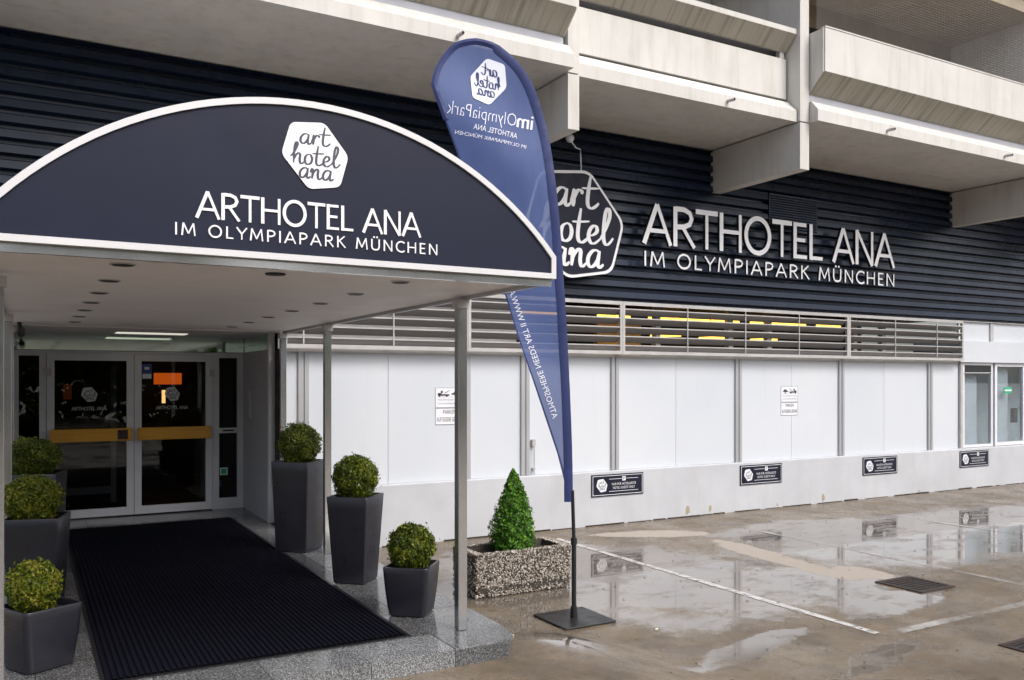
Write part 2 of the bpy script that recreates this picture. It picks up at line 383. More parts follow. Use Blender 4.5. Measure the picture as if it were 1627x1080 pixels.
# ------------------------------------------------------------------ lettering
CAPS = {
 'A': (0.80, [[(0.02, 0), (0.38, 1)], [(0.38, 1), (0.76, 0)], [(0.17, 0.34), (0.60, 0.34)]]),
 'R': (0.68, [[(0.09, 0), (0.09, 1)], [(0.09, .95), (.34, .95), (.50, .88), (.56, .74), (.50, .59), (.34, .51), (.09, .49)], [(0.30, 0.50), (0.64, 0)]]),
 'P': (0.62, [[(0.09, 0), (0.09, 1)], [(0.09, .95), (.34, .95), (.50, .88), (.56, .73), (.50, .57), (.34, .48), (.09, .46)]]),
 'T': (0.68, [[(0.0, 0.945), (0.66, 0.945)], [(0.33, 0), (0.33, 0.94)]]),
 'H': (0.78, [[(0.09, 0), (0.09, 1)], [(0.67, 0), (0.67, 1)], [(0.09, 0.52), (0.67, 0.52)]]),
 'O': (0.92, 'O'), 'C': (0.70, 'C'),
 'E': (0.55, [[(0.09, 0), (0.09, 1)], [(0.09, 0.945), (0.48, 0.945)], [(0.09, 0.52), (0.44, 0.52)], [(0.09, 0.055), (0.50, 0.055)]]),
 'L': (0.52, [[(0.09, 0), (0.09, 1)], [(0.09, 0.055), (0.50, 0.055)]]),
 'N': (0.78, [[(0.09, 0), (0.09, 1)], [(0.09, 1), (0.67, 0)], [(0.67, 0), (0.67, 1)]]),
 'I': (0.20, [[(0.09, 0), (0.09, 1)]]),
 'M': (0.92, [[(0.05, 0), (0.14, 1)], [(0.14, 1), (0.45, 0.16)], [(0.45, 0.16), (0.76, 1)], [(0.76, 1), (0.85, 0)]]),
 'Y': (0.66, [[(0.0, 1), (0.33, 0.46)], [(0.66, 1), (0.33, 0.46)], [(0.33, 0.5), (0.33, 0)]]),
 'K': (0.66, [[(0.09, 0), (0.09, 1)], [(0.58, 1), (0.10, 0.50)], [(0.22, 0.58), (0.64, 0)]]),
 'U': (0.76, [[(.09, 1), (.09, .34), (.14, .14), (.25, .06), (.37, .045), (.49, .06), (.60, .14), (.65, .34), (.65, 1)]]),
 'Ü': (0.76, [[(.09, 1), (.09, .34), (.14, .14), (.25, .06), (.37, .045), (.49, .06), (.60, .14), (.65, .34), (.65, 1)], [(.20, 1.17), (.32, 1.17)], [(.43, 1.17), (.55, 1.17)]]),
 ' ': (0.36, []),
}
def strokes(ch):
    adv, st = CAPS[ch]
    if st == 'O': st = [[(.45 + .38 * math.sin(i * math.pi / 16), .5 + .465 * math.cos(i * math.pi / 16)) for i in range(33)]]
    if st == 'C': st = [[(.44 + .38 * math.cos(R(48 + 264 * i / 20)), .5 + .465 * math.sin(R(48 + 264 * i / 20))) for i in range(21)]]
    return adv, st


def ribbon(mb, pts, wid, fn, y0, y1):
    """flat stroke: pts 2-D, wid per point; fn maps (x, z, depth) to space; front at y0, back at y1"""
    n = len(pts); L = []; Rr = []
    closed = n > 3 and abs(pts[0][0] - pts[-1][0]) + abs(pts[0][1] - pts[-1][1]) < 1e-6
    for i in range(n):
        a = pts[i - 1] if i > 0 else (pts[-2] if closed else pts[0]); b = pts[i + 1] if i < n - 1 else (pts[1] if closed else pts[-1])
        dx, dz = b[0] - a[0], b[1] - a[1]; l = math.hypot(dx, dz) or 1
        nx, nz = -dz / l, dx / l; h = (wid[i] if isinstance(wid, (list, tuple)) else wid) / 2
        L.append((pts[i][0] + nx * h, pts[i][1] + nz * h)); Rr.append((pts[i][0] - nx * h, pts[i][1] - nz * h))
    rings = []
    for i in range(n):
        e = i * (y1 - y0) * 0.002
        rings.append([fn(L[i][0], L[i][1], y0 - e), fn(Rr[i][0], Rr[i][1], y0 - e), fn(Rr[i][0], Rr[i][1], y1), fn(L[i][0], L[i][1], y1)])
    mb.loft(rings)


def caps_text(text, x0, x1, base, cap, weight, fn, depth, mat, parent, pname='letter', track=0.0, single=False, side=None):
    """capitals fitted between x0 and x1; every letter one mesh"""
    tot = sum(strokes(c)[0] + track for c in text) - track
    sx = (x1 - x0) / tot; x = x0; all_mb = MB(); k = 0
    for c in text:
        adv, st = strokes(c)
        mb = all_mb if single else MB()
        for q, s_ in enumerate(st):
            k += 1
            pts = [(x + px * sx, base + pz * cap) for px, pz in s_]
            wgt = weight * (1.0 if q == 0 or len(s_) > 2 else 0.8)
            if c in 'Ü' and q > 0: wgt = weight * 1.05
            ribbon(mb, pts, wgt, fn, -depth - 0.0004 * (k % 7) * max(1, depth / 0.02) * 0.5, 0.0)
        if st and not single:
            o_ = mb.build(pname, mat, parent)
            if side: dark_sides(o_, side)
        x += (adv + track) * sx
    if single: return all_mb.build(pname, mat, parent)


SCRIPT = {
 'a': (1.02, [[(.78, .86), (.62, 1.0), (.36, .93), (.12, .6), (.08, .22), (.25, .0), (.5, .14), (.70, .5), (.82, .98)], [(.82, .98), (.72, .5), (.70, .15), (.82, .0), (1.05, .2)]]),
 'r': (.78, [[(.02, .2), (.14, .6), (.22, 1.02)], [(.20, .98), (.19, .5), (.14, .0)], [(.17, .35), (.30, .75), (.48, .98), (.66, .92), (.66, .76)]]),
 't': (.80, [[(.42, 1.9), (.30, 1.2), (.22, .5), (.26, .12), (.46, .0), (.72, .15), (.9, .35)], [(-.12, 1.12), (.30, 1.14), (.95, 1.22)]]),
 'h': (1.02, [[(-.22, .62), (-.05, .75), (.2, 1.2), (.42, 1.75), (.40, 2.02), (.25, 1.9), (.16, 1.4), (.10, .7), (.08, .0)], [(.10, .3), (.30, .78), (.52, .98), (.66, .85), (.62, .4), (.66, .08), (.82, .0), (1.0, .2)]]),
 'o': (.88, [[(.46, 1.0), (.2, .85), (.07, .5), (.12, .12), (.36, .0), (.62, .18), (.72, .55), (.64, .88), (.46, 1.0)]]),
 'e': (.86, [[(.10, .42), (.38, .48), (.62, .70), (.58, .95), (.38, .98), (.16, .72), (.09, .32), (.24, .03), (.5, .03), (.9, .35)]]),
 'l': (.72, [[(.0, .35), (.30, .85), (.55, 1.5), (.58, 1.92), (.44, 2.05), (.30, 1.75), (.20, 1.0), (.18, .35), (.30, .02), (.52, .06), (.8, .4)]]),
 'n': (1.06, [[(.0, .6), (.12, .95), (.22, .9), (.20, .5), (.14, .0)], [(.17, .3), (.36, .75), (.58, .98), (.70, .85), (.66, .4), (.70, .08), (.84, .0), (1.08, .25)]]),
}
def smooth_pts(p, k=5):
    out = []
    for i in range(len(p) - 1):
        p0 = p[max(i - 1, 0)]; p1 = p[i]; p2 = p[i + 1]; p3 = p[min(i + 2, len(p) - 1)]
        for j in range(k):
            u = j / k
            out.append(tuple(0.5 * (2 * p1[a] + (p2[a] - p0[a]) * u + (2 * p0[a] - 5 * p1[a] + 4 * p2[a] - p3[a]) * u * u + (3 * p1[a] - p0[a] - 3 * p2[a] + p3[a]) * u ** 3) for a in (0, 1)))
    out.append(p[-1]); return out
def script_logo(mb, cx, cz, h, fn, depth, weight=1.0, ax=1.0):
    """the three cursive words inside the logo hexagon; h = half height"""
    k = 0
    for word, x0, base, xh, wx_ in (('art', -0.43, 0.31, 0.29, 0.34), ('hotel', -0.63, -0.28, 0.30, 0.325), ('ana', -0.45, -0.68, 0.29, 0.33)):
        x = x0
        for c in word:
            adv, st = SCRIPT[c]
            for s_ in st:
                pts = smooth_pts(s_, 4); P = [(cx + (x + a * wx_) * h * ax, cz + (base + b * xh) * h) for a, b in pts]
                W = []
                for i in range(len(P)):
                    a = P[max(i - 1, 0)]; b = P[min(i + 1, len(P) - 1)]; l = math.hypot(b[0] - a[0], b[1] - a[1]) or 1
                    vert = abs(b[1] - a[1]) / l; e = min(i, len(P) - 1 - i) / (len(P) - 1) * 2
                    W.append(h * weight * (0.030 + 0.040 * vert) * (0.55 + 0.45 * min(1, e * 2.5)))
                k += 1
                ribbon(mb, P, W, fn, -depth - 0.0003 * k * (h / 0.17) ** 0.5 * 0.4, 0.0)
            x += adv * wx_
HEX = [(-.73, .88), (.27, 1.0), (1.0, .10), (.74, -.84), (-.20, -1.0), (-1.0, -.06)]
def hexagon(cx, cz, h, inset=0.0, ax=1.0, r=0.16):
    """rounded outline of the logo"""
    out = []; n = len(HEX); sc = 1 - inset
    for i in range(n):
        p = Vector(HEX[i]) * sc; a = Vector(HEX[i - 1]) * sc; b = Vector(HEX[(i + 1) % n]) * sc
        p1 = p + (a - p).normalized() * r; p2 = p + (b - p).normalized() * r
        for j in range(6):
            u = j / 5; q = p1 * (1 - u) ** 2 + p * 2 * u * (1 - u) + p2 * u * u
            out.append((cx + q.x * h * ax, cz + q.y * h))
    return out[::-1]


def bfont(text, size, x0=None, x1=None, thin=0.0):
    """built-in font text as 2-D mesh data fitted to x0..x1 (baseline 0)"""
    c = bpy.data.curves.new('tmp_text', 'FONT'); c.body = text; c.size = size; c.resolution_u = 2; c.offset = -thin * size
    o = bpy.data.objects.new('tmp_text', c); me = bpy.data.meshes.new_from_object(o)
    V = [(v.co.x, v.co.y) for v in me.vertices]; Fc = [tuple(p.vertices) for p in me.polygons]
    bpy.data.objects.remove(o); bpy.data.curves.remove(c); bpy.data.meshes.remove(me)
    if x1 is not None:
        a = min(v[0] for v in V); b = max(v[0] for v in V); k = (x1 - x0) / (b - a); V = [(x0 + (x - a) * k, y) for x, y in V]
    return V, Fc
def put_text(mb, text, size, x0, x1, base, fn, y, thin=0.0):
    V, Fc = bfont(text, size, x0, x1, thin); n = len(mb.v)
    mb.v += [tuple(fn(x, base + z, y)) for x, z in V]; mb.f += [tuple(n + i for i in f) for f in Fc]


# ------------------------------------------------------------------ ground
def gz(x, y):
    d = math.hypot(max(x - 3.2, 0), max(y - 5.2, 0)); u = min(1, d / 1.2)
    return 0.255 * (1 - u * u * (3 - 2 * u))
xs = [-900, -300, -100, -40, -15, -6] + [round(-3 + 0.2 * i, 3) for i in range(61)] + [10, 12, 15, 18, 22, 30, 60, 150, 400, 900]
ys = [-900, -300, -100, -40, -15, -6, -3, 0, 1, 2] + [round(2.6 + 0.2 * i, 3) for i in range(26)] + [8.4, 9.2, 10.35, 14, 20, 60, 200, 900]
mb = MB(); nx = len(xs)
for y in ys:
    for x in xs: mb.v.append((x, y, gz(x, y)))
for j in range(len(ys) - 1):
    for i in range(nx - 1):
        a = j * nx + i; mb.f.append((a, a + 1, a + nx + 1, a + nx))
ground = mb.build('ground', M['ground'], smooth=True, fix=False); tag(ground, kind='structure')
def line(x0, x1, y0, y1, worn=True):
    m_ = MB(); n = max(2, int(max(x1 - x0, y1 - y0) / 0.25)); al = (y1 - y0) > (x1 - x0)
    for i in range(n + 1):
        u = i / n; j1 = rng.uniform(-.008, .008); j2 = rng.uniform(-.008, .008)
        if al: y = y0 + (y1 - y0) * u; m_.v += [(x0 + j1, y, gz(x0, y) + .004), (x1 + j2, y, gz(x1, y) + .004)]
        else: x = x0 + (x1 - x0) * u; m_.v += [(x, y0 + j1, gz(x, y0) + .004), (x, y1 + j2, gz(x, y1) + .004)]
    m_.f = [(2 * i, 2 * i + 1, 2 * i + 3, 2 * i + 2) for i in range(n)]
    m_.build('painted_line', M['paint_line_worn' if worn else 'paint_line'], ground, fix=False)
for lx in (6.18, 8.97, 11.85, 14.70, 17.55, 20.4): line(lx - .042, lx + .042, 4.74, 9.7, lx > 7)
line(6.23, 24.0, 4.64, 4.74)

# ------------------------------------------------------------------ granite platform of the entrance
plat = MB().prism_z([(-.55, 5.06), (2.74, 5.06), (2.88, 5.16), (2.91, 5.34), (2.91, 10.36), (2.6, 10.36), (2.6, 12.15), (-.55, 12.15)], 0.02, 0.345).build('entrance_platform', M['mortar']); tag(plat, kind='structure')
gx = [-.55, 0.05, .65, 1.25, 1.85, 2.42, 2.95]; gy = [5.02, 5.40, 6.0, 6.6, 7.2, 7.8, 8.4, 9.0, 9.6, 10.2, 10.8, 11.4, 12.12]
for i in range(len(gx) - 1):
    for j in range(len(gy) - 1):
        x0, x1, y0, y1 = gx[i] + .002, gx[i + 1] - .002, gy[j] + .002, gy[j + 1] - .002
        if i == len(gx) - 2 and j >= 9: x1 = 2.59
        edge = j == 0 or (i == len(gx) - 2 and j < 9)
        m_ = MB(); zt = 0.37 + rng.uniform(-.0012, .0012); zb = 0.2 if j == 0 else (0.04 if edge else 0.348)
        if i == len(gx) - 2 and j == 0:
            pr = [(x0, y0), (2.72, y0), (2.84, 5.06), (2.92, 5.16), (2.948, 5.30), (2.948, y1), (x0, y1)]
            c_ = .008; inn = [(x0, y0 + c_), (2.72, y0 + c_), (2.835, 5.068), (2.913, 5.165), (2.94, 5.30), (2.94, y1), (x0, y1)]
            m_.loft([[(x, y, zb) for x, y in pr], [(x, y, zt - c_) for x, y in pr], [(x, y, zt) for x, y in inn]])
        else:
            m_.box(x0, x1, y0, y1, zb, zt)
        m_.build('kerb_stone' if edge else 'paving_slab', M['granite_kerb'] if edge else M['granite'], plat)

# ------------------------------------------------------------------ hotel building
YW = 10.32
B = empty('hotel_building', (8, YW, 0), 'concrete hotel building with white ground floor, dark ribbed cladding and balconies', 'building')
# plinth
MB().prism_x([(YW - .03, 0.0), (YW + .3, 0.0), (YW + .3, .79), (YW - .015, .79), (YW - .03, .775)], 2.66, 26).build('plinth', concrete('plinth', (0.50, 0.515, 0.545), 0.12, (3, 3, 0.5), (0.38, 0.365, 0.35), 0.28), B)
MB().prism_x([(YW - .03, 0.0), (YW + .3, 0.0), (YW + .3, .79), (YW - .03, .79)], -9, -.2).build('plinth', M['balcony'], B)
for px_, w_, h_ in ((8.95, .12, .16), (9.42, .07, .15), (12.0, .09, .16), (10.9, .04, .06), (14.6, .06, .05)):
    k = 11; MB().prism_y([(px_ + w_ / 2 * math.cos(q * 2 * math.pi / k) * rng.uniform(.5, 1), .02 + h_ / 2 + h_ / 2 * math.sin(q * 2 * math.pi / k) * rng.uniform(.6, 1)) for q in range(k)], YW - .0325, YW - .0305).build('paint_chip', M['loggia'], B)
m_ = MB(); x = 2.95
while x < 24:
    l = rng.uniform(.1, .7); m_.box(x, x + l, YW - .03 - rng.uniform(.008, .03), YW - .0302, .001, rng.uniform(.006, .022)); x += l + rng.uniform(0, .25)
tag(m_.build('foot_joint', M['soil'], B), kind='stuff')
# white wall panels and posts
post_x = [2.94, 5.14, 6.06, 7.60, 10.07, 12.52, 15.0]
seams = [4.04, 8.78, 11.3, 13.69]
edges = sorted([2.66] + post_x + seams + [15.90])
for a, b in zip(edges[:-1], edges[1:]):
    MB().box(a + .003, b - .003, YW + .04, YW + .07, .792, 2.50).build('wall_panel', M['white_panel'], B)
for px in post_x:
    MB().box(px - .065, px - .012, YW + .005, YW + .036, .795, 2.495).box(px + .012, px + .065, YW + .005, YW + .036, .795, 2.495).box(px - .012, px + .012, YW + .022, YW + .036, .795, 2.495).build('wall_post', M['alu'], B)
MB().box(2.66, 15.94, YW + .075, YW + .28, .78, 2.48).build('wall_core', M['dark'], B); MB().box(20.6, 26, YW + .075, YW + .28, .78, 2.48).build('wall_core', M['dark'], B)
MB().box(-9, -.2, YW, YW + .28, .79, 3.27).build('wall_panel', M['white_panel'], B)
# louvre banks: frame, blades, rods
lb = [(2.66, 5.10), (5.10, 7.635), (7.635, 12.54), (12.54, 15.82)]
rods = [2.9, 4.05, 5.16, 8.87, 10.08, 11.3, 13.78, 14.99]
YL = YW - .13
for a, b in lb:
    bank = MB().box(a + .003, b - .003, YL, YL + .05, 3.225, 3.275).box(a + .003, b - .003, YL, YL + .05, 2.50, 2.55).box(a + .003, a + .045, YL + .002, YL + .048, 2.55, 3.225).box(b - .045, b - .003, YL + .002, YL + .048, 2.55, 3.225).build('louvre_frame', M['alu_dull'], B)
    for k in range(5):
        z = 3.165 - k * .134
        MB().prism_x([(YL + .006, z + .010), (YL + .006, z - .006), (YL + .10, z - .088), (YL + .115, z - .085), (YL + .035, z + .004), (YL + .022, z + .010)], a + .047, b - .047).build('louvre_blade', M['alu_dull'], bank); dark_sides(bank.children[-1], M['blade'])
    for r_ in rods:
        if a + .1 < r_ < b - .1: MB().box(r_ - .008, r_ + .008, YL - .006, YL + .004, 2.552, 3.223).build('louvre_rod', M['alu_dull'], bank)
    MB().box(a + .003, b - .003, YL + .12, YL + .16, 2.46, 2.498).build('louvre_sill', M['alu_dull'], bank)
# room behind the louvres with its yellow tubes
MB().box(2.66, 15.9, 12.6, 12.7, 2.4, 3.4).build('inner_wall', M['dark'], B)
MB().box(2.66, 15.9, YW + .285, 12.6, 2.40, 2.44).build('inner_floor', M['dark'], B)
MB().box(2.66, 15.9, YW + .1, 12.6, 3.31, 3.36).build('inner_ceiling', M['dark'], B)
MB().box(2.67, 6.0, YW + .16, YW + .18, 2.50, 3.30).build('louvre_backing', M['alu_dull'], B)
for q, tx in enumerate([6.35, 7.72, 8.72, 9.25, 10.05, 10.95, 11.55, 12.6]):
    MB().tube([(tx, 10.95, 3.125), (tx + (.62 if q % 3 else .75), 10.95, 3.125)], .02, 8).build('tube_lamp', M['tube_light'], B)
for tx, ty in ((9.6, 12.0), (10.9, 12.2), (12.2, 12.2)):
    MB().tube([(tx, ty, 2.90), (tx + .6, ty - .1, 2.93)], .025, 8).build('tube_lamp', M['tube_light'], B)
MB().box(7.75, 8.6, 11.0, 11.1, 2.45, 3.1).build('timber_board', M['wood'], B)
for cx_ in (8.75, 10.3, 11.2, 13.4, 14.2):
    MB().box(cx_ - .05, cx_ + .05, 10.75, 10.85, 2.45, 3.3).build('inner_post', M['alu_dull'], B)
# ribbed cladding
def ribs(z0, z1, pitch):
    p = []; z = z0
    while z < z1 - .02:
        e = min(z + pitch, z1)
        p += [(YW + .075, z), (YW + .075, z + .05), (YW + .004, z + .058), (YW - .012, z + .064), (YW - .004, e - .014), (YW + .012, e - .002)]; z += pitch
    return p
pr = ribs(3.285, 5.76, .16)
mb = MB()
for a, b in ((-9, 3.0), (3.004, 8.0), (8.004, 13.0), (13.004, 18.0), (18.004, 26)):
    m_ = MB(); n = len(pr)
    m_.v = [(a, y, z) for y, z in pr] + [(b, y, z) for y, z in pr]; m_.f = [(i, i + 1, n + i + 1, n + i) for i in range(n - 1)]
    m_.build('ribbed_cladding', M['clad'], B, fix=False)
MB().box(-9, 26, YW + .09, YW + .2, 3.30, 5.76).build('cladding_backing', M['clad_dark'], B)
MB().box(2.66, 26, YW - .02, YW + .05, 3.277, 3.29).build('cladding_drip', M['alu_dull'], B)
vg = MB().box(10.72, 11.86, YW - .024, YW + .01, 4.62, 5.22).build('vent_grille', M['clad'], B)
for k in range(14):
    z = 4.65 + k * .04
    MB().prism_x([(YW - .026, z), (YW - .04, z + .004), (YW - .026, z + .026)], 10.74, 11.84).build('vent_slat', M['clad'], vg)
# right end: upper panels, window, glazed door
MB().box(15.9, 26, YW + .03, YW + .07, 2.90, 3.275).build('wall_panel', M['white_panel'], B)
for vx in (16.95, 18.6, 20.2): MB().box(vx - .05, vx + .05, YW - .0, YW + .028, 2.905, 3.27).build('wall_post', M['alu_dull'], B)
MB().box(15.83, 26, YW - .06, YW + .10, 2.48, 2.898).build('lintel_band', M['white_panel'], B)
MB().box(15.905, 15.985, YW - .01, YW + .1, .792, 2.478).build('wall_post', M['alu_dull'], B)
def window(x0, x1, z0, z1, fr, name='window', cat=None):
    m_ = MB()
    m_.box(x0, x0 + fr, YW - .0, YW + .07, z0, z1).box(x1 - fr, x1, YW - .0, YW + .07, z0, z1).box(x0 + fr, x1 - fr, YW - .0, YW + .07, z0, z0 + fr).box(x0 + fr, x1 - fr, YW - .0, YW + .07, z1 - fr, z1)
    f = m_.build(name, M['frame_white'], B)
    MB().box(x0 + fr, x1 - fr, YW + .03, YW + .038, z0 + fr, z1 - fr).build('pane', M['win_glass'], f); return f
w1 = window(15.99, 16.97, .80, 2.475, .05)
MB().box(16.04, 16.90, YW + .0, YW + .028, 2.27, 2.42).build('blind_box', M['dark'], w1); MB().tube([(16.03, YW - .01, 2.27), (16.92, YW - .01, 2.27)], .012, 8).build('blind_rail', M['alu'], w1)
w2 = window(17.05, 18.10, .80, 2.475, .07, 'glazed_door')
MB().box(17.40, 17.66, YW + .022, YW + .029, 1.86, 1.98).build('exit_sticker', M['green_sign'], w2); MB().box(17.41, 17.65, YW + .019, YW + .0215, 1.905, 1.935).build('sticker_band', M['sign_white'], w2)
MB().box(17.78, 17.92, YW + .05, YW + .12, 1.25, 1.55).build('door_closer', M['dark'], w2)
window(18.2, 19.3, .80, 2.475, .05); window(19.4, 20.5, .80, 2.475, .05)
for a, b in ((20.6, 22.4), (22.4, 24.2), (24.2, 26)): MB().box(a, b - .006, YW + .03, YW + .07, .792, 2.478).build('wall_panel', M['white_panel'], B)
# office behind the end windows
MB().box(15.92, 20.6, 11.3, 11.35, .3, 2.9).build('office_wall', plain('office_wall', (.52, .55, .57), .7), B); MB().box(15.92, 20.6, YW + .3, 11.3, .3, .34).build('office_floor', M['lobby'], B)
MB().box(16.0, 16.62, YW + .12, YW + .13, .82, 2.4).build('office_curtain', M['loggia_white'], B); MB().box(17.1, 17.72, YW + .14, YW + .15, .82, 2.4).build('office_curtain', M['loggia_white'], B); MB().box(15.92, 20.6, YW + .28, 11.3, 2.7, 2.74).build('office_ceiling', M['loggia_white'], B)

# fins, slabs, balconies
fins = [(-.62, -.46), (5.60, 5.76), (9.50, 9.68), (15.64, 15.80), (19.5, 19.68), (25.6, 25.78)]
for a, b in fins:
    MB().prism_x([(8.55, 5.10), (YW + .05, 5.10), (YW + .05, 5.755), (8.55, 5.755)], a, b).build('beam_bracket', M['balcony'], B)
    MB().prism_x([(8.55, 5.775), (YW + .4, 5.775), (YW + .4, 12.0), (8.55, 12.0)], a + .002, b - .002).build('wall_fin', M['balcony'], B)
def spout(x, y, z, par):
    MB().tube([(x, y + .05, z), (x, y - .13, z - .012)], .022, 10).build('drain_spout', M['alu_dull'], par)
    MB().tube([(x, y - .131, z - .012), (x, y - .1345, z - .0122)], .017, 10).build('spout_mouth', M['dark'], par)
def wide_bay(x0, x1, zf=0.0):
    """balcony of a wide bay: two-piece slab, lip, recessed strip, trough parapet"""
    z = 5.77 + zf
    s_ = MB().prism_x([(8.40, z), (9.675, z), (9.675, z + .2), (8.62, z + .2), (8.55, z + .30), (8.52, z + .30), (8.40, z + .16)], x0, x1).build('balcony_slab', M['slab_under'] if False else M['balcony'], B)
    MB().box(x0 + .004, x1 - .004, 9.685, YW + .3, z + .002, z + .2).build('slab_rear', M['balcony'], s_)
    MB().box(x0 + .02, x1 - .02, 8.60, 8.68, z + .2, z + .50).build('recess_strip', M['loggia_white'], s_)
    p = MB().prism_x([(8.59, z + .43), (8.30, z + .67), (8.30, z + 1.28), (8.36, z + 1.28), (8.36, z + .72), (8.64, z + .49), (8.64, z + .43)], x0 + .03, x1 - .03).build('parapet', M['balcony'], B)
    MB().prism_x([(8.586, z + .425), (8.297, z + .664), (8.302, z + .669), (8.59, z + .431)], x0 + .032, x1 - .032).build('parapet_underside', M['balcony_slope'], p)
    MB().box(x0 + .03, x1 - .03, 8.292, 8.37, z + 1.282, z + 1.30).build('parapet_cap', M['balcony'], p)
    for e, sx in ((x0 + .01, 1), (x1 - .028, -1)):
        MB().prism_x([(8.32, z + .66), (8.59, z + .42), (8.66, z + .42), (8.66, z + 1.27), (8.32, z + 1.27)], e, e + .018).build('parapet_end', M['balcony'], p)
    n = max(1, int((x1 - x0) / 2.9))
    for k in range(n): spout(x0 + (x1 - x0) * (k + .5) / n if n > 1 else x0 + 3.0, 8.40, z + .075, s_)
    # loggia behind
    MB().box(x0, x1, YW + .02, YW + .1, z + .2, z + 2.8).build('loggia_wall', M['loggia'], B)
    MB().box(x0 + .6, x0 + 2.2, YW - .01, YW + .018, z + .25, z + 2.4).build('loggia_window', M['dark'], B)
    MB().box(x0, x1, 8.7, YW + .02, z + 2.80, z + 3.0).build('loggia_ceiling', M['loggia'], B)
def narrow_bay(x0, x1):
    z = 5.77
    s_ = MB().prism_x([(8.60, z), (9.675, z), (9.675, z + .2), (8.9, z + .2), (8.80, z + .32), (8.76, z + .32), (8.60, z + .16)], x0, x1).build('balcony_slab', M['balcony'], B)
    MB().box(x0 + .004, x1 - .004, 9.685, YW + .3, z + .002, z + .2).build('slab_rear', M['balcony'], s_)
    p = MB().box(x0 + .01, x1 - .02, 8.775, 8.83, z + .36, z + .93, .004).build('parapet', M['balcony'], B)
    MB().box(x0 + .05, x1 - .05, 8.90, 8.95, z + .2, z + 1.1).build('recess_strip', M['dark'], p)
    q = MB().prism_x([(8.79, z + 1.04), (8.60, z + 1.24), (8.60, z + 1.31), (8.64, z + 1.31), (8.64, z + 1.26), (8.83, z + 1.08), (8.83, z + 1.04)], x0 + .0, x1 - .002).build('planter_trough', M['balcony'], p)
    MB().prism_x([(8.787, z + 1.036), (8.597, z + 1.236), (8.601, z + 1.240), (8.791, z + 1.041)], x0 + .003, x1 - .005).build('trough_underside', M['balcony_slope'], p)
    MB().box(x1 - .12, x1 - .04, 8.80, 8.88, z + .93, z + 1.05).build('parapet_stud', M['balcony'], p)
    MB().box(x0 + .04, x0 + .12, 8.80, 8.88, z + .93, z + 1.05).build('parapet_stud', M['balcony'], p)
    spout((x0 + x1) / 2 + .55, 8.60, z + .085, s_)
    MB().box(x0, x1, YW + .02, YW + .1, z + .2, z + 2.8).build('loggia_wall', M['loggia_white'], B)
    MB().box(x0 + 1.0, x0 + 2.2, YW - .01, YW + .018, z + .3, z + 2.3).build('loggia_window', M['dark'], B)
    MB().box(x0, x1, 8.9, YW + .02, z + 2.80, z + 3.0).build('loggia_ceiling', M['loggia'], B)
wide_bay(-.45, 5.585); narrow_bay(5.77, 9.49); wide_bay(9.69, 15.63); narrow_bay(15.81, 19.49); wide_bay(19.69, 25.59); narrow_bay(-4.5, -.63)
MB().box(9.684, 9.688, 8.62, 9.6, 5.95, 7.0).build('fin_stain', M['red_brown'], B)
# upper storeys so that the facade goes on above the picture
for x0, x1 in ((-.45, 5.585), (9.69, 15.63)):
    p = MB().prism_x([(8.59, 9.0), (8.30, 9.24), (8.30, 9.85), (8.64, 9.85), (8.64, 9.0)], x0 + .03, x1 - .03).build('parapet', M['balcony'], B)
MB().box(-9, 26, 8.75, YW + .4, 8.60, 8.76).build('upper_slab', M['balcony'], B)
MB().box(-9, 26, YW + .4, YW + .5, 5.8, 12).build('upper_wall', M['loggia_white'], B)
# bird netting of the wide balcony: fine threads
nt = MB()
for i in range(0, 150): x = 9.75 + i * .04; nt.quad((x, 8.46, 7.1), (x + .0022, 8.46, 7.1), (x + .0022, 8.46, 8.56), (x, 8.46, 8.56))
for i in range(36): z = 7.1 + i * .04; nt.quad((9.72, 8.461, z), (15.6, 8.461, z), (15.6, 8.461, z + .0022), (9.72, 8.461, z + .0022))
o = nt.build('bird_net', M['print_grey'], B, fix=False); tag(o, kind='stuff')

# recess of the entrance
MB().box(2.60, 2.655, YW + .42, 12.15, .372, 2.49).build('recess_panel', plain('recess_panel', (.50, .50, .53), .5, var=.05), B)
MB().box(2.60, 2.66, YW + .36, YW + .418, .372, 2.49).build('recess_edge', M['dark'], B)
MB().box(2.585, 2.66, YW + .28, YW + .358, .372, 2.69).build('recess_corner', M['white_paint'], B)
MB().box(-.215, -.16, YW + .0, 12.15, .372, 2.49).build('recess_panel', M['white_panel'], B)
MB().box(2.606, 2.625, YW + .42, 12.1, 2.495, 2.688).build('glass_band', M['green_glass'], B)
MB().box(-.185, -.166, YW + .2, 12.1, 2.495, 2.688).build('glass_band', M['green_glass'], B)
MB().box(-.16, 2.60, 12.05, 12.07, 2.495, 2.688).build('glass_band', M['green_glass'], B)
MB().box(-.3, 2.7, YW + .04, 12.2, 2.69, 2.78).build('recess_ceiling', M['soffit'], B)
MB().box(.95, 1.75, 11.2, 11.5, 2.683, 2.689).build('ceiling_panel_lamp', emit('lamp_glass', (1.0, .97, .84), .4), B)
MB().box(2.575, 2.598, 11.55, 11.63, 1.62, 1.98, .004).build('intercom', M['white_paint'], B)
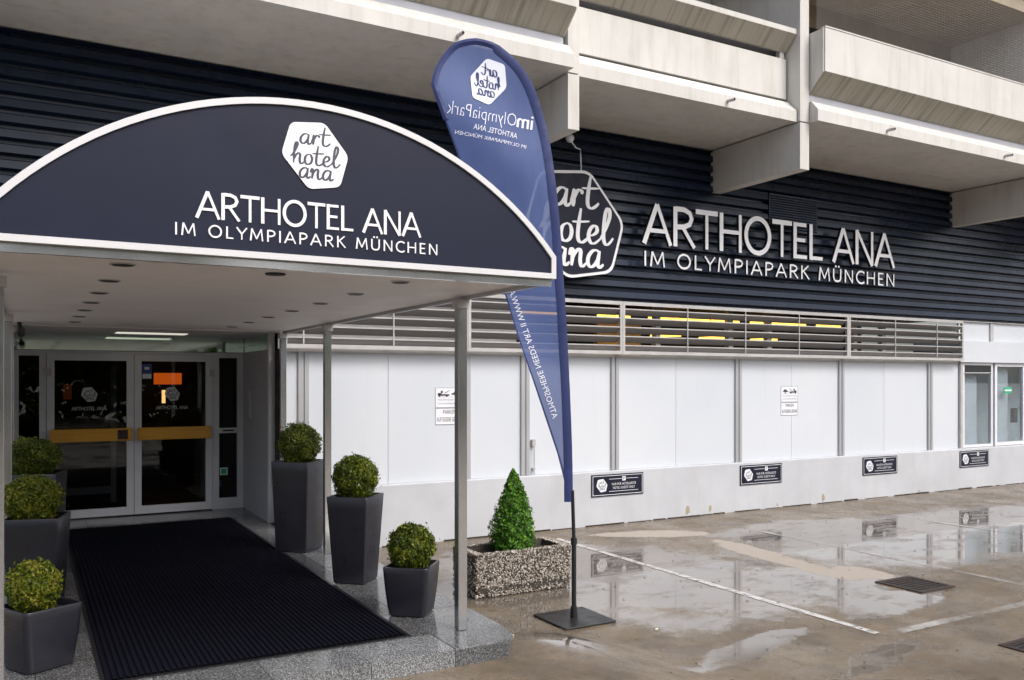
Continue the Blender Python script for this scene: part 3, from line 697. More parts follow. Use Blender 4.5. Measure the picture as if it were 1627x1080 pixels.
# door front: outer frame, two door leaves, two side lights
YD = 12.12
fm = MB()
for a, b in ((-.16, -.07), (.15, .225), (2.20, 2.283), (2.525, 2.60)): fm.box(a, b, YD - .03, YD + .05, .372, 2.49)
fm.box(-.07, .15, YD - .03, YD + .05, 2.42, 2.49).box(.225, 2.20, YD - .03, YD + .05, 2.455, 2.49).box(2.283, 2.525, YD - .03, YD + .05, 2.42, 2.49)
fm.box(-.07, .15, YD - .03, YD + .05, .372, .50).box(2.283, 2.525, YD - .03, YD + .05, .372, .52).box(2.283, 2.525, YD - .034, YD - .0, 1.40, 1.47)
fm.build('door_surround', M['frame_white'], B)
MB().box(-.07, .15, YD, YD + .008, .50, 2.42).build('side_pane', M['door_glass'], B)
sp_ = MB().box(2.283, 2.525, YD, YD + .008, .52, 2.42).build('side_pane', M['door_glass'], B)
MB().box(2.30, 2.40, YD - .008, YD - .004, .83, .93).build('sticker', M['sign_white'], sp_); MB().box(2.315, 2.385, YD - .0105, YD - .0085, .845, .915).build('sticker_print', M['green_sign'], sp_)
MB().box(2.33, 2.48, YD - .037, YD - .0345, 1.425, 1.445).build('plate_print', M['print_black'], sp_)
fl = lambda x, z, y: (x, YD - .002 + y, z)
for k, (x0, x1) in enumerate(((.23, 1.222), (1.228, 2.195))):
    d_ = MB().box(x0, x0 + .085, YD - .045, YD + .02, .385, 2.452).box(x1 - .085, x1, YD - .045, YD + .02, .385, 2.452).box(x0 + .085, x1 - .085, YD - .045, YD + .02, 2.365, 2.452).box(x0 + .085, x1 - .085, YD - .045, YD + .02, .385, .485).build('door_leaf', M['frame_white'], B)
    MB().box(x0 + .085, x1 - .085, YD - .008, YD, .485, 2.365).build('pane', M['door_glass'], d_)
    MB().box(x0 + .03, x1 - .03, YD - .13, YD - .085, 1.345, 1.505, .004).build('push_bar', M['wood'], d_)
    hx = x1 - .20 if k == 0 else x0 + .05
    MB().box(hx, hx + .12, YD - .137, YD - .131, 1.365, 1.485).build('push_plate', M['rust'] if k == 0 else M['wood'], d_)
    for e in (x0 + .05, x1 - .09): MB().box(e, e + .04, YD - .086, YD - .044, 1.38, 1.47).build('bar_bracket', M['alu_dull'], d_)
    cx_ = (x0 + x1) / 2 - .02
    lg = MB(); lg.prism_y(hexagon(cx_, 1.935, .095), YD - .0115, YD - .0095); lg = lg.build('logo_print', M['glass_print'], d_)
    sc = MB(); script_logo(sc, cx_, 1.935, .095, lambda x, z, y: (x, YD - .012 + y * .3, z), .001); sc.build('logo_script', M['logo_ink'], d_)
    caps_text('ARTHOTEL ANA', cx_ - .20, cx_ + .20, 1.735, .045, .006, lambda x, z, y: (x, YD - .010 + y * .3, z), .001, M['glass_print'], d_, 'lettering', single=True)
    hb = MB().box(x0 - .02 if k == 0 else x1 - .03, x0 + .05 if k == 0 else x1 + .02, YD - .075, YD - .046, 2.17, 2.26).build('hinge', M['alu_dull'], d_)
    if k == 1:
        st_ = MB().box(x0 + .095, x0 + .21, YD - .011, YD - .0085, 2.13, 2.33).build('camera_sticker', M['blue_sign'], d_); MB().box(x0 + .10, x0 + .205, YD - .0135, YD - .0115, 2.14, 2.20).build('sticker_text', M['sign_white'], d_)
        MB().box(x0 + .125, x0 + .18, YD - .0135, YD - .0115, 2.255, 2.29).build('sticker_mark', M['sign_white'], d_)
# lobby
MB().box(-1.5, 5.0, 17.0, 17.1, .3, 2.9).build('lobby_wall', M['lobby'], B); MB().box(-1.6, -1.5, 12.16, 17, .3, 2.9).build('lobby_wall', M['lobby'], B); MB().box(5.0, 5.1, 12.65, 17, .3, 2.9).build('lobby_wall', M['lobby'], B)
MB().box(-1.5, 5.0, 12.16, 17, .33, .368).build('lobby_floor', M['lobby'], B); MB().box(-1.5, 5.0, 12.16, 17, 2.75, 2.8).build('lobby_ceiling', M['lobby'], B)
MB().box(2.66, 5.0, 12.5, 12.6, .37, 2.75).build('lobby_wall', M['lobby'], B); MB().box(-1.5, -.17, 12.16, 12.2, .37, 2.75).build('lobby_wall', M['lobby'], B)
for ix in (1.07, 2.31): MB().box(ix, ix + .07, 13.55, 13.62, .37, 2.35).build('inner_door_frame', M['frame_white'], B)
MB().box(.2, 1.07, 13.55, 13.62, .50, .60).build('inner_door_frame', M['frame_white'], B); MB().box(2.38, 2.6, 13.55, 13.62, .50, .60).build('inner_door_frame', M['frame_white'], B)
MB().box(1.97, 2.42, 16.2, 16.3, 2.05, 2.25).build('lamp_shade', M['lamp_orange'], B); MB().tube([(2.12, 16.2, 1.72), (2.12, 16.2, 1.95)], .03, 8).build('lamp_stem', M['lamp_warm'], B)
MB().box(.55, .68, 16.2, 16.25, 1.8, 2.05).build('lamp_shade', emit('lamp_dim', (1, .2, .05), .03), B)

# ------------------------------------------------------------------ signs on the facade
L1 = empty('facade_lettering', (10.8, 10.15, 3.8), 'large raised white letters on the dark ribbed cladding', 'sign')
ff = lambda x, z, y: (x, 10.16 + y, z)
caps_text('ARTHOTEL ANA', 7.95, 13.66, 4.145, .60, .077, ff, .05, M['letter'], L1, side=M['clad_dark'])
caps_text('IM OLYMPIAPARK MÜNCHEN', 7.97, 13.68, 3.815, .225, .032, ff, .035, M['letter'], L1, track=.17, side=M['clad_dark'])
for x in (8.2, 9.2, 10.3, 11.3, 12.6, 13.4):
    MB().box(x - .012, x + .012, 10.165, YW, 4.3, 4.324).build('standoff', M['clad_dark'], L1)
HX, HZ, HH = 6.72, 4.31, .775
L2 = empty('logo_sign', (HX, 10.1, HZ - HH), 'dark hexagonal logo sign with white rim on the ribbed cladding', 'sign')
MB().prism_y(hexagon(HX, HZ, HH, 0, 1.08), 10.05, 10.24).build('rim', M['letter'], L2); dark_sides(L2.children[0], M['clad_dark'])
MB().prism_y(hexagon(HX, HZ, HH, .055, 1.08), 10.044, 10.06).build('panel', M['navy_sign'], L2)
sc = MB(); script_logo(sc, HX - .03, HZ - .02, HH * 1.08, lambda x, z, y: (x, 10.042 + y * .4, z), .006, 1.08); sc.build('script', M['letter'], L2)
lamp = empty('sign_lamp', (6.62, 10.0, 5.05), 'small white globe lamp on a bent wire above the hexagonal sign', 'lamp')
MB().tube([(6.85, 10.12, 5.06), (6.83, 10.10, 5.28), (6.80, 10.07, 5.37), (6.68, 10.0, 5.36), (6.58, 9.96, 5.42)], .010, 8).build('wire_arm', M['lamp_ball'], lamp, smooth=True)
MB().sphere((6.55, 9.95, 5.46), .06).build('globe', M['lamp_ball'], lamp, smooth=True)
# guest parking plates
for k, (sx, lab) in enumerate(((7.14, 'dark guest parking plate on the plinth behind the blue flag'), (10.05, 'dark guest parking plate on the plinth below the tow-away notice'),
                               (13.01, 'dark guest parking plate on the plinth between tow-away notice and end window'), (15.83, 'dark guest parking plate on the plinth under the end window'))):
    y = YW - .031
    p = empty('parking_plate', (sx + .47, y, .42), lab, 'sign', 'guest parking plates along the plinth')
    MB().box(sx, sx + .94, y - .012, y, .42, .74).build('plate', M['navy_sign'], p)
    fm = MB(); i_ = .018
    for a, b, c, d in ((sx + i_, sx + .94 - i_, .74 - i_ - .007, .74 - i_), (sx + i_, sx + .94 - i_, .42 + i_, .42 + i_ + .007), (sx + i_, sx + i_ + .007, .445, .715), (sx + .94 - i_ - .007, sx + .94 - i_, .445, .715)): fm.box(a, b, y - .0145, y - .0125, c, d)
    for z in (.665, .485): fm.box(sx + .31, sx + .54 if z > .6 else sx + .84, y - .0145, y - .0125, z, z + .006)
    fm.box(sx + .62, sx + .84, y - .0145, y - .0125, .665, .671).build('border_print', M['sign_white'], p)
    MB().prism_y(hexagon(sx + .18, .58, .098), y - .0148, y - .0125).build('logo_print', M['sign_white'], p)
    sc = MB(); script_logo(sc, sx + .18, .58, .095, lambda x, z, yy: (x, y - .0152 + yy * .3, z), .0008); sc.build('logo_script', M['logo_ink'], p)
    tx = MB(); fz = lambda x, z, yy: (x, y - .0145, z)
    tx.box(sx + .55, sx + .61, y - .0145, y - .0125, .635, .70)
    put_text(tx, 'NUR FÜR HOTELGÄSTE', .05, sx + .36, sx + .80, .575, fz, 0); put_text(tx, 'HOTEL GUESTS ONLY', .05, sx + .38, sx + .78, .520, fz, 0)
    tx.build('text_print', M['sign_white'], p, fix=False)
    t2 = MB(); put_text(t2, 'P', .06, sx + .565, sx + .597, .648, lambda x, z, yy: (x, y - .0155, z), 0); t2.build('symbol_print', M['navy_sign'], p, fix=False)
# tow-away notices
for sx, flip, lab in ((4.70, False, 'white tow-away notice on the wall panel partly behind the canopy post'), (11.05, True, 'white tow-away notice alone on the wall panel right of the flag')):
    y = YW + .0395; W_ = .40
    p = empty('parking_notice', (sx + .2, y, 1.53), lab, 'sign', 'tow-away notices on the white wall')
    MB().box(sx, sx + W_, y - .004, y, 1.755, 2.02).build('upper_plate', M['sign_white'], p)
    MB().box(sx, sx + W_, y - .004, y, 1.53, 1.748).build('lower_plate', M['sign_white'], p)
    fm = MB()
    for z0, z1 in ((1.755, 2.02), (1.53, 1.748)):
        for a, b, c, d in ((sx, sx + W_, z1 - .006, z1), (sx, sx + W_, z0, z0 + .006), (sx, sx + .005, z0 + .006, z1 - .006), (sx + W_ - .005, sx + W_, z0 + .006, z1 - .006)): fm.box(a, b, y - .0065, y - .0045, c, d)
    fm.box(sx + .03, sx + W_ - .03, y - .0065, y - .0045, 1.895, 1.898).build('border_print', M['print_grey'], p)
    g_ = MB(); mx = (lambda u: sx + W_ - u) if flip else (lambda u: sx + u)
    def bx(u0, u1, z0, z1): g_.box(min(mx(u0), mx(u1)), max(mx(u0), mx(u1)), y - .0068, y - .0045, z0, z1)
    bx(.035, .20, 1.912, 1.932); bx(.035, .085, 1.932, 1.948); bx(.078, .105, 1.945, 1.978)
    for u in (.058, .165, .30): g_.tube([(mx(u), y - .0045, 1.908), (mx(u), y - .0072, 1.908)], .012, 10)
    g_.quad((mx(.13), y - .007, 1.948), (mx(.21), y - .007, 1.988), (mx(.213), y - .007, 1.984), (mx(.135), y - .007, 1.940))
    bx(.235, .35, 1.925, 1.945); g_.quad((mx(.262), y - .007, 1.946), (mx(.335), y - .007, 1.946), (mx(.32), y - .007, 1.968), (mx(.28), y - .007, 1.968))
    g_.build('tow_symbol', M['print_black'], p)
    tx = MB(); fz = lambda x, z, yy: (x, y - .0055, z)
    put_text(tx, 'PARKEN', .075, sx + .11, sx + .30, 1.672, fz, 0); put_text(tx, 'AUF EIGENE GEFAHR', .085, sx + .02, sx + W_ - .02, 1.57, fz, 0)
    tx.build('text_print', M['print_black'], p, fix=False)
    tx = MB(); put_text(tx, 'Widerrechtlich abgestellte Fahrzeuge', .032, sx + .03, sx + W_ - .03, 1.85, fz, 0); put_text(tx, 'werden kostenpflichtig abgeschleppt', .032, sx + .03, sx + W_ - .03, 1.80, fz, 0)
    tx.build('small_print', M['print_grey'], p, fix=False)
# hook rod beside the wall post
rod = empty('wall_bolt', (6.20, YW, .8), 'thin metal bolt rod fixed beside a wall post', 'bolt')
MB().tube([(6.19, YW - .01, .80), (6.19, YW - .01, 1.20)], .009, 8).build('rod', M['alu_dull'], rod)
MB().box(6.155, 6.21, YW - .02, YW + .03, 1.20, 1.29).build('latch', M['alu_dull'], rod); MB().box(6.17, 6.21, YW - .02, YW + .03, .86, .89).build('guide', M['alu_dull'], rod)

# ------------------------------------------------------------------ entrance canopy
CXC, HW, ZS, ZE = 1.262, 1.44, 2.70, 2.83
YF, YB = 4.25, YW - .02
Rr_ = (HW ** 2 + .675 ** 2) / (2 * .675); ZC = ZE + .675 - Rr_
def arch(inset=0.0, zlow=ZS):
    r = Rr_ - inset; hw = HW - inset; a0 = math.acos(hw / r); out = [(CXC + hw, zlow + inset)]
    for i in range(41): a = a0 + (math.pi - 2 * a0) * i / 40; out.append((CXC + r * math.cos(a), ZC + r * math.sin(a)))
    out.append((CXC - hw, zlow + inset)); return out
K = empty('entrance_canopy', (CXC, 7.3, .37), 'arched navy entrance canopy with white trim on square metal posts', 'canopy')
outer = arch(0); inner = arch(.031)
m_ = MB(); n = len(outer)
for y, yy in ((YF, 0), (YF + .10, 1)): m_.v += [(x, y, z) for x, z in outer] + [(x, y, z) for x, z in inner]
for i in range(n):
    j = (i + 1) % n
    m_.f += [(i, j, n + j, n + i), (2 * n + i, 2 * n + j, 3 * n + j, 3 * n + i), (i, j, 2 * n + j, 2 * n + i), (n + i, n + j, 3 * n + j, 3 * n + i)]
m_.build('trim', M['white_paint'], K)
MB().prism_y(arch(.029), YF + .012, YF + .03).build('fascia_panel', M['navy_panel'], K)
fc = lambda x, z, y: (x, YF + .0105 + y, z)
logo = MB().prism_y(hexagon(1.272, 3.237, .172), YF + .006, YF + .0115).build('logo_print', M['letter'], K)
sc = MB(); script_logo(sc, 1.265, 3.237, .172, lambda x, z, y: (x, YF + .0055 + y * .5, z), .001); sc.build('logo_script', M['logo_ink'], logo)
caps_text('ARTHOTEL ANA', .70, 1.85, 2.872, .128, .0158, fc, .003, M['letter'], K)
caps_text('IM OLYMPIAPARK MÜNCHEN', .605, 1.948, 2.785, .058, .0078, fc, .003, M['letter'], K, track=.20)
# vault
ou = arch(.004, ZS + .02); iu = arch(.03, ZS + .02)
m_ = MB(); n = len(ou)
for y in (YF + .10, YB): m_.v += [(x, y, z) for x, z in ou] + [(x, y, z) for x, z in iu]
for i in range(n - 1): m_.f += [(i, i + 1, 2 * n + i + 1, 2 * n + i), (n + i, n + i + 1, 3 * n + i + 1, 3 * n + i), (2 * n + i, 2 * n + i + 1, 3 * n + i + 1, 3 * n + i)]
m_.build('vault_roof', M['alu_dull'], K, smooth=True)
MB().box(CXC - HW + .03, CXC + HW - .03, YF + .06, YB, ZS - .004, ZS + .03).build('soffit', M['soffit'], K)
for e in (CXC - HW + .004, CXC + HW - .028): MB().box(e, e + .024, YF + .10, YB, ZS - .03, ZS + .13).build('edge_rail', M['alu'], K)
MB().box(CXC - HW + .01, CXC + HW - .01, YF + .035, YF + .06, ZS - .042, ZS - .002).build('front_rail', M['steel'], K)
for i in range(9):
    for lx in (.43, 1.95):
        y = 4.77 + i * .80 + (0 if lx < 1 else .03)
        if y < YB - .1:
            MB().tube([(lx, y, ZS - .0045), (lx, y, ZS - .010)], .062, 18).build('downlight_ring', M['alu'], K)
            MB().tube([(lx, y, ZS - .0102), (lx, y, ZS - .0125)], .050, 18).build('downlight', M['dark'], K)
MB().tube([(1.2, 4.77, ZS - .0045), (1.2, 4.77, ZS - .0125)], .055, 18).build('downlight', M['dark'], K)
for lx in (2.645, -.133):
    for y in (5.40, 8.45, 10.16):
        MB().box(lx - .034, lx + .034, y - .034, y + .034, .372, ZS - .031, .004).build('post', M['steel'], K)
        MB().box(lx - .046, lx + .046, y - .046, y + .046, ZS - .09, ZS - .032).build('post_cap', M['alu_dull'], K)
for y, z in ((9.9, 2.60), (10.6, 2.60)):
    c_ = empty('security_camera', (-.03, y, z), 'small dark security camera under the soffit, closer to the ' + ('glass doors' if y > 10 else 'canopy arch'), 'camera', 'security cameras by the entrance')
    MB().tube([(-.05, y, 2.695), (-.05, y, 2.63)], .02, 8).build('mount', M['black'], c_); MB().tube([(-.04, y - .09, z), (-.04, y + .07, z + .02)], [.03, .04], 12).build('housing', M['black'], c_)

# ------------------------------------------------------------------ ribbed entrance mat
m_ = MB(); nr = 52; x0, x1, y0, y1 = .40, 2.26, 5.45, 11.25
pf = []
for i in range(nr):
    xa = x0 + (x1 - x0) * i / nr; wd = (x1 - x0) / nr
    pf += [(xa, .374), (xa + wd * .18, .386), (xa + wd * .62, .386), (xa + wd * .80, .374)]
pf.append((x1, .374)); n = len(pf)
m_.v = [(x, y0, z) for x, z in pf] + [(x, y1, z) for x, z in pf]; m_.f = [(i, i + 1, n + i + 1, n + i) for i in range(n - 1)]
mt = m_.build('entrance_mat', M['mat'], fix=False); tag(mt, 'long black ribbed mat leading to the glass doors', 'mat')
mt2 = MB().box(x0 - .025, x1 + .025, y0 - .025, y1 + .025, .3715, .3738).build('mat_edge', M['black'], mt)

# ------------------------------------------------------------------ pots and topiary
def rsq(s, r, z, k=5):
    out = []; h = s / 2
    for q, (cx_, cy_) in enumerate(((h - r, h - r), (-h + r, h - r), (-h + r, -h + r), (h - r, -h + r))):
        for j in range(k + 1): a = q * math.pi / 2 + j / k * math.pi / 2; out.append((cx_ + r * math.cos(a), cy_ + r * math.sin(a), z))
    return out
def leaf_mesh(name, P, Nn, size, shade, mat, parent):
    """P leaf centres, Nn normals: one folded leaf of four corners each, all in one mesh"""
    n = len(P); rnd = NP.normal(size=(n, 3)); T = np.cross(Nn, rnd); T /= np.linalg.norm(T, axis=1)[:, None] + 1e-9
    Bt = np.cross(Nn, T); L = (size * NP.uniform(.7, 1.3, n))[:, None]; W_ = L * .52
    V = np.stack([P - T * L * .5, P + Bt * W_ * .5 + Nn * L * .06, P + T * L * .5 - Nn * L * .08, P - Bt * W_ * .5 + Nn * L * .06], 1).reshape(-1, 3)
    me = bpy.data.meshes.new(name); me.vertices.add(4 * n); me.vertices.foreach_set('co', V.ravel().astype(np.float32))
    tri = (np.arange(n)[:, None] * 4 + np.array([[0, 1, 2, 0, 2, 3]])).reshape(-1)
    me.loops.add(6 * n); me.loops.foreach_set('vertex_index', tri.astype(np.int32)); me.polygons.add(2 * n)
    me.polygons.foreach_set('loop_start', np.arange(0, 6 * n, 3, dtype=np.int32)); me.update(); me.validate()
    at = me.attributes.new('shade', 'FLOAT', 'POINT'); at.data.foreach_set('value', np.repeat(shade, 4).astype(np.float32))
    me.materials.append(mat); o = bpy.data.objects.new(name, me); COL.objects.link(o); o.parent = parent; o['kind'] = 'stuff'; return o
def ball(loc, r, lab, sx=1.0, sz=1.0, yellow=0.0, n=9000):
    o = empty('boxwood_ball', loc, lab, 'shrub', 'clipped boxwood balls in the pots')
    d = NP.normal(size=(n, 3)); d /= np.linalg.norm(d, axis=1)[:, None]
    lump = 1 + .07 * np.sin(d[:, 0] * 7 + loc[0] * 3) * np.sin(d[:, 1] * 8 + loc[1]) + .04 * np.sin(d[:, 2] * 11 + d[:, 0] * 5) + .075 * NP.normal(size=n) * (NP.random(n) < .22)
    rad = r * (1 - .38 * NP.random(n) ** 1.8) * lump
    P = d * rad[:, None] * np.array([sx, sx, sz]) + np.array([0, 0, r * sz + .03])
    for q in range(26):                       # stray shoots
        dd = NP.normal(size=3); dd /= np.linalg.norm(dd); dd[2] = abs(dd[2]) * .9 - .1; L_ = NP.uniform(.95, 1.16)
        P[q * 7:(q + 1) * 7] = dd * np.array([sx, sx, sz]) * r * np.linspace(.9, L_, 7)[:, None] + .004 * NP.normal(size=(7, 3)) + np.array([0, 0, r * sz + .03])
    N_ = d + .75 * NP.normal(size=(n, 3)); N_ /= np.linalg.norm(N_, axis=1)[:, None]
    patch = .18 * np.sin(d[:, 0] * 4 + loc[1] * 5) * np.sin(d[:, 2] * 5 + loc[0])
    sh = np.clip(.38 + patch + yellow + .20 * NP.normal(size=n), 0, 1)
    leaf_mesh('foliage', P, N_, .025, sh, M['box_leaf'], o)
    MB().tube([(loc[0], loc[1], loc[2] - .05), (loc[0] + .01, loc[1], loc[2] + r)], [.014, .010], 8).build('stem', M['trunk'], o)
    for q in range(5):
        a = q * 1.3; MB().tube([(loc[0], loc[1], loc[2] + .05), (loc[0] + math.cos(a) * r * .7, loc[1] + math.sin(a) * r * .7, loc[2] + r * (.7 + .2 * (q % 3)))], [.006, .003], 6).build('branch', M['trunk'], o)
    return o
def pot(x, y, top, bot, h, rot, r, lab, belly=0.0):
    o = empty('planter_pot', (x, y, .372), lab, 'planter', 'dark tapered planter pots')
    rings = [rsq(bot - .02, r, 0), rsq(bot, r, .008)]
    for i in range(1, 9):
        u = i / 8; rings.append(rsq(bot + (top - bot) * (u + belly * math.sin(u * math.pi)), r, .008 + (h - .014) * u))
    rings += [rsq(top - .006, r, h), rsq(top - .036, r * .8, h), rsq(top - .05, r * .8, h - .06)]
    body = MB().loft(rings, True, False); c, s_ = math.cos(rot), math.sin(rot)
    f = lambda p: (p[0] * c - p[1] * s_ + x, p[0] * s_ + p[1] * c + y, p[2] + .372)
    body.v = [f(p) for p in body.v]; body.build('shell', M['pot'], o, smooth=True)
    so = MB().loft([rsq(top - .048, r * .8, h - .075), rsq(top - .047, r * .8, h - .055)]); so.v = [f(p) for p in so.v]; so.build('soil', M['soil'], o)
    pb = MB()
    for q in range(46):
        u, v = rng.uniform(-.5, .5) * (top - .08), rng.uniform(-.5, .5) * (top - .08); rr = rng.uniform(.009, .018); p = f((u, v, h - .052))
        pb.sphere(p, rr, 6, 3)
    tag(pb.build('pebbles', M['pebble'], o, smooth=True), kind='stuff')
    return o
PT = [(2.46, 8.80, .414, .35, .915, R(45), .012, 'tall dark pot beside the wall post at the recess', 'boxwood ball in the tall pot beside the recess', .215, 1, 1, -.02, 0),
      (2.50, 7.18, .376, .29, .745, R(46), .014, 'medium dark tapered pot between two canopy posts beside the mat', 'boxwood ball in the medium pot on the flag side', .195, 1, 1, 0, 0),
      (2.52, 5.98, .35, .28, .365, R(50), .035, 'low dark pot beside the front canopy post', 'boxwood ball in the low pot by the front post', .172, 1, 1, .0, .12),
      (.085, 8.80, .414, .35, .915, R(-16), .012, 'tall dark pot near the door on the side without flag', 'flat boxwood ball near the door on the side without flag', .21, 1.08, .86, .0, 0),
      (.075, 7.20, .376, .29, .745, R(-15), .014, 'medium dark pot on the side without flag, light front face', 'bright boxwood ball in the medium pot on the side without flag', .19, 1.02, .9, .16, 0),
      (.075, 5.98, .36, .29, .375, R(28), .04, 'low dark pot on the side without flag with visible pebbles', 'yellowish boxwood ball in the low pot on the side without flag', .148, 1, 1.05, .18, .12)]
for x, y, tp, bt, h, rt, rr, l1, l2, br, sx, sz, yl, be in PT:
    pot(x, y, tp, bt, h, rt, rr, l1, be); ball((x - (.03 if x < 1 else 0), y, .372 + h - .075), br, l2, sx, sz, yl)

# stone trough with a conical shrub
TX0, TX1, TY0, TY1, TH = 3.77, 4.85, 7.35, 7.88, .43
T_ = empty('stone_trough', ((TX0 + TX1) / 2, 7.6, 0), 'rough exposed-aggregate stone trough standing in the puddle', 'planter')
m_ = MB(); i_ = .07
def rect(i, z, g=0): return [(TX0 + i, TY0 + i, z), (TX1 - i, TY0 + i, z), (TX1 - i, TY1 - i, z), (TX0 + i, TY1 - i, z)]
m_.loft([rect(.035, 0), rect(.012, .06), rect(0, TH - .01), rect(.012, TH), rect(i_, TH), rect(i_ + .01, TH - .07)], True, False); m_.build('trough_wall', M['trough'], T_)
MB().box(TX0 + i_ + .002, TX1 - i_ - .002, TY0 + i_ + .002, TY1 - i_ - .002, TH - .12, TH - .06).build('soil', M['soil'], T_)
ph = []; Pn = 5200
ico = None
import bmesh
bm0 = bmesh.new(); bmesh.ops.create_icosphere(bm0, subdivisions=1, radius=1.0); iv = np.array([v.co[:] for v in bm0.verts]); it = np.array([[v.index for v in f.verts] for f in bm0.faces]); bm0.free()
cen = []
for q in range(Pn):
    u = rng.random(); r = rng.random()
    if u < .58: cen.append((rng.uniform(TX0, TX1), TY0 + .003 + .012 * (r < .1), rng.uniform(.01, TH)))
    elif u < .70: cen.append((TX0 + .003, rng.uniform(TY0, TY1), rng.uniform(.01, TH)))
    elif u < .82: cen.append((TX1 - .003, rng.uniform(TY0, TY1), rng.uniform(.01, TH)))
    elif u < .91: cen.append((rng.uniform(TX0, TX1), rng.choice([rng.uniform(TY0, TY0 + i_), rng.uniform(TY1 - i_, TY1)]), TH))
    else: cen.append((rng.choice([rng.uniform(TX0, TX0 + i_), rng.uniform(TX1 - i_, TX1)]), rng.uniform(TY0, TY1), TH))
cen = np.array(cen); cen[:, 1] += np.where(cen[:, 1] < TY0 + .02, (TH - cen[:, 2]) * .045 * (cen[:, 2] < .1), 0)
rad = NP.uniform(.004, .0115, (Pn, 1)) * NP.uniform(.75, 1.25, (Pn, 3))
V = (iv[None] * rad[:, None, :] + cen[:, None, :]).reshape(-1, 3) - np.array(T_.location)
Fa = (it[None] + (np.arange(Pn) * len(iv))[:, None, None]).reshape(-1, 3)
me = bpy.data.meshes.new('pebble_facing'); me.from_pydata(V.tolist(), [], Fa.tolist())
at = me.attributes.new('shade', 'FLOAT', 'POINT'); at.data.foreach_set('value', np.repeat(np.clip(NP.normal(.5, .27, Pn), 0, 1), len(iv)).astype(np.float32))
me.materials.append(M['aggregate']); o = bpy.data.objects.new('pebble_facing', me); COL.objects.link(o); o.parent = T_; o['kind'] = 'stuff'
cx_, cy_ = 4.32, 7.61
C_ = empty('cone_shrub', (cx_, cy_, TH - .06), 'bright green cone-shaped evergreen shrub in the stone trough', 'shrub')
n = 15000; z = NP.random(n) ** 1.25; ang = NP.uniform(0, 2 * math.pi, n)
prof = np.interp(z, [0, .08, .3, .55, .8, .93, 1], [.16, .205, .20, .155, .085, .04, .008])
tuft = 1 + .09 * NP.normal(size=n) * (NP.random(n) < .2) + .22 * np.sin(ang * 5 + z * 17) * np.sin(z * 23 + ang * 2) + .10 * np.sin(ang * 9 - z * 31)
rr = prof * tuft * (1 - .55 * NP.random(n) ** 2)
P = np.stack([rr * np.cos(ang), rr * np.sin(ang), z * .80 + .02 + .012 * NP.normal(size=n)], 1)
N_ = np.stack([np.cos(ang), np.sin(ang), np.full(n, .5)], 1) + .7 * NP.normal(size=(n, 3)); N_ /= np.linalg.norm(N_, axis=1)[:, None]
leaf_mesh('foliage', P, N_, .030, np.clip(.5 + .22 * NP.normal(size=n) + .15 * np.sin(ang * 4 + z * 14), 0, 1), M['cone_leaf'], C_)
MB().tube([(cx_, cy_, TH - .1), (cx_, cy_, TH + .6)], [.018, .004], 8).build('stem', M['trunk'], C_)

# ------------------------------------------------------------------ teardrop flag
FX, FY = 4.22, 6.34
A_ = R(-20); ux, uy = math.cos(A_), math.sin(A_)           # direction of the cloth
U0 = .555
def fpt(u, v, off=0.0):
    du = u - U0; y_ = .035 * math.sin(v * 3.1 + du * 2.0) * min(1, abs(du) * 1.6) + .018 * math.sin(v * 7 + du * 5) * min(1, abs(du) * 1.5) - off
    return (FX + du * ux - y_ * uy, FY + du * uy + y_ * ux, 2.1 + v)
k_ = 7.59 / 7.5
RPX = [(908, 797), (906.5, 704), (899, 532), (893, 443), (887, 360), (876, 264), (867.5, 213), (857, 174), (843, 137), (823, 107), (792, 81), (775, 74), (757, 71)]
LPX = [(905, 797), (885.5, 720), (830, 560), (801, 463), (765, 360), (724, 247), (706.5, 203), (690, 158), (688.5, 142), (699, 111), (720, 83), (738, 74), (757, 71)]
RT = [((x - 813.5) / 1367 * 7.5, (606 - y) / 1367 * 7.5) for x, y in RPX]; LT = [((x - 813.5) / 1367 * 7.5, (606 - y) / 1367 * 7.5) for x, y in LPX]
RT = [(a * k_, b * k_) for a, b in RT]; LT = [(a * k_, b * k_) for a, b in LT]
def bound(T, v): return float(np.interp(v, [p[1] for p in T], [p[0] for p in T]))
Fl = empty('teardrop_flag', (FX, FY, 0), 'tall blue teardrop flag on a black pole and square base', 'flag')
m_ = MB(); vmin, vmax = RT[0][1], RT[-1][1]
vs = [vmin + (vmax - vmin) * (1 - (1 - i / 90) ** 1.6) for i in range(91)]; nc = 14
for v in vs:
    a, b = bound(LT, v), bound(RT, v)
    for j in range(nc + 1): m_.v.append(fpt(a + (b - a) * j / nc, v))
for i in range(90):
    for j in range(nc): q = i * (nc + 1) + j; m_.f.append((q, q + 1, q + nc + 2, q + nc + 1))
m_.build('cloth', M['flag_cloth'], Fl, smooth=True, fix=False)
path = smooth_pts(RT, 4) + smooth_pts(LT[::-1][:7], 4)[1:]
m_ = MB(); n = len(path)
for i, (u, v) in enumerate(path):
    a = path[max(i - 1, 0)]; b = path[min(i + 1, n - 1)]; dx, dz = b[0] - a[0], b[1] - a[1]; l = math.hypot(dx, dz); wd = .062 if i < n * .55 else .042
    nx_, nz_ = -dz / l * wd, dx / l * wd
    m_.v += [fpt(u - nx_ * .25, v - nz_ * .25, .006), fpt(u + nx_ * .35, v + nz_ * .35, .016), fpt(u + nx_, v + nz_, .004), fpt(u - nx_ * .25, v - nz_ * .25, -.006), fpt(u + nx_ * .35, v + nz_ * .35, -.016), fpt(u + nx_, v + nz_, -.004)]
for i in range(n - 1):
    for a, b in ((0, 1), (1, 2), (2, 5), (5, 4), (4, 3), (3, 0)): m_.f.append((i * 6 + a, i * 6 + b, i * 6 + 6 + b, i * 6 + 6 + a))
m_.build('sleeve', M['flag_navy'], Fl, smooth=True)
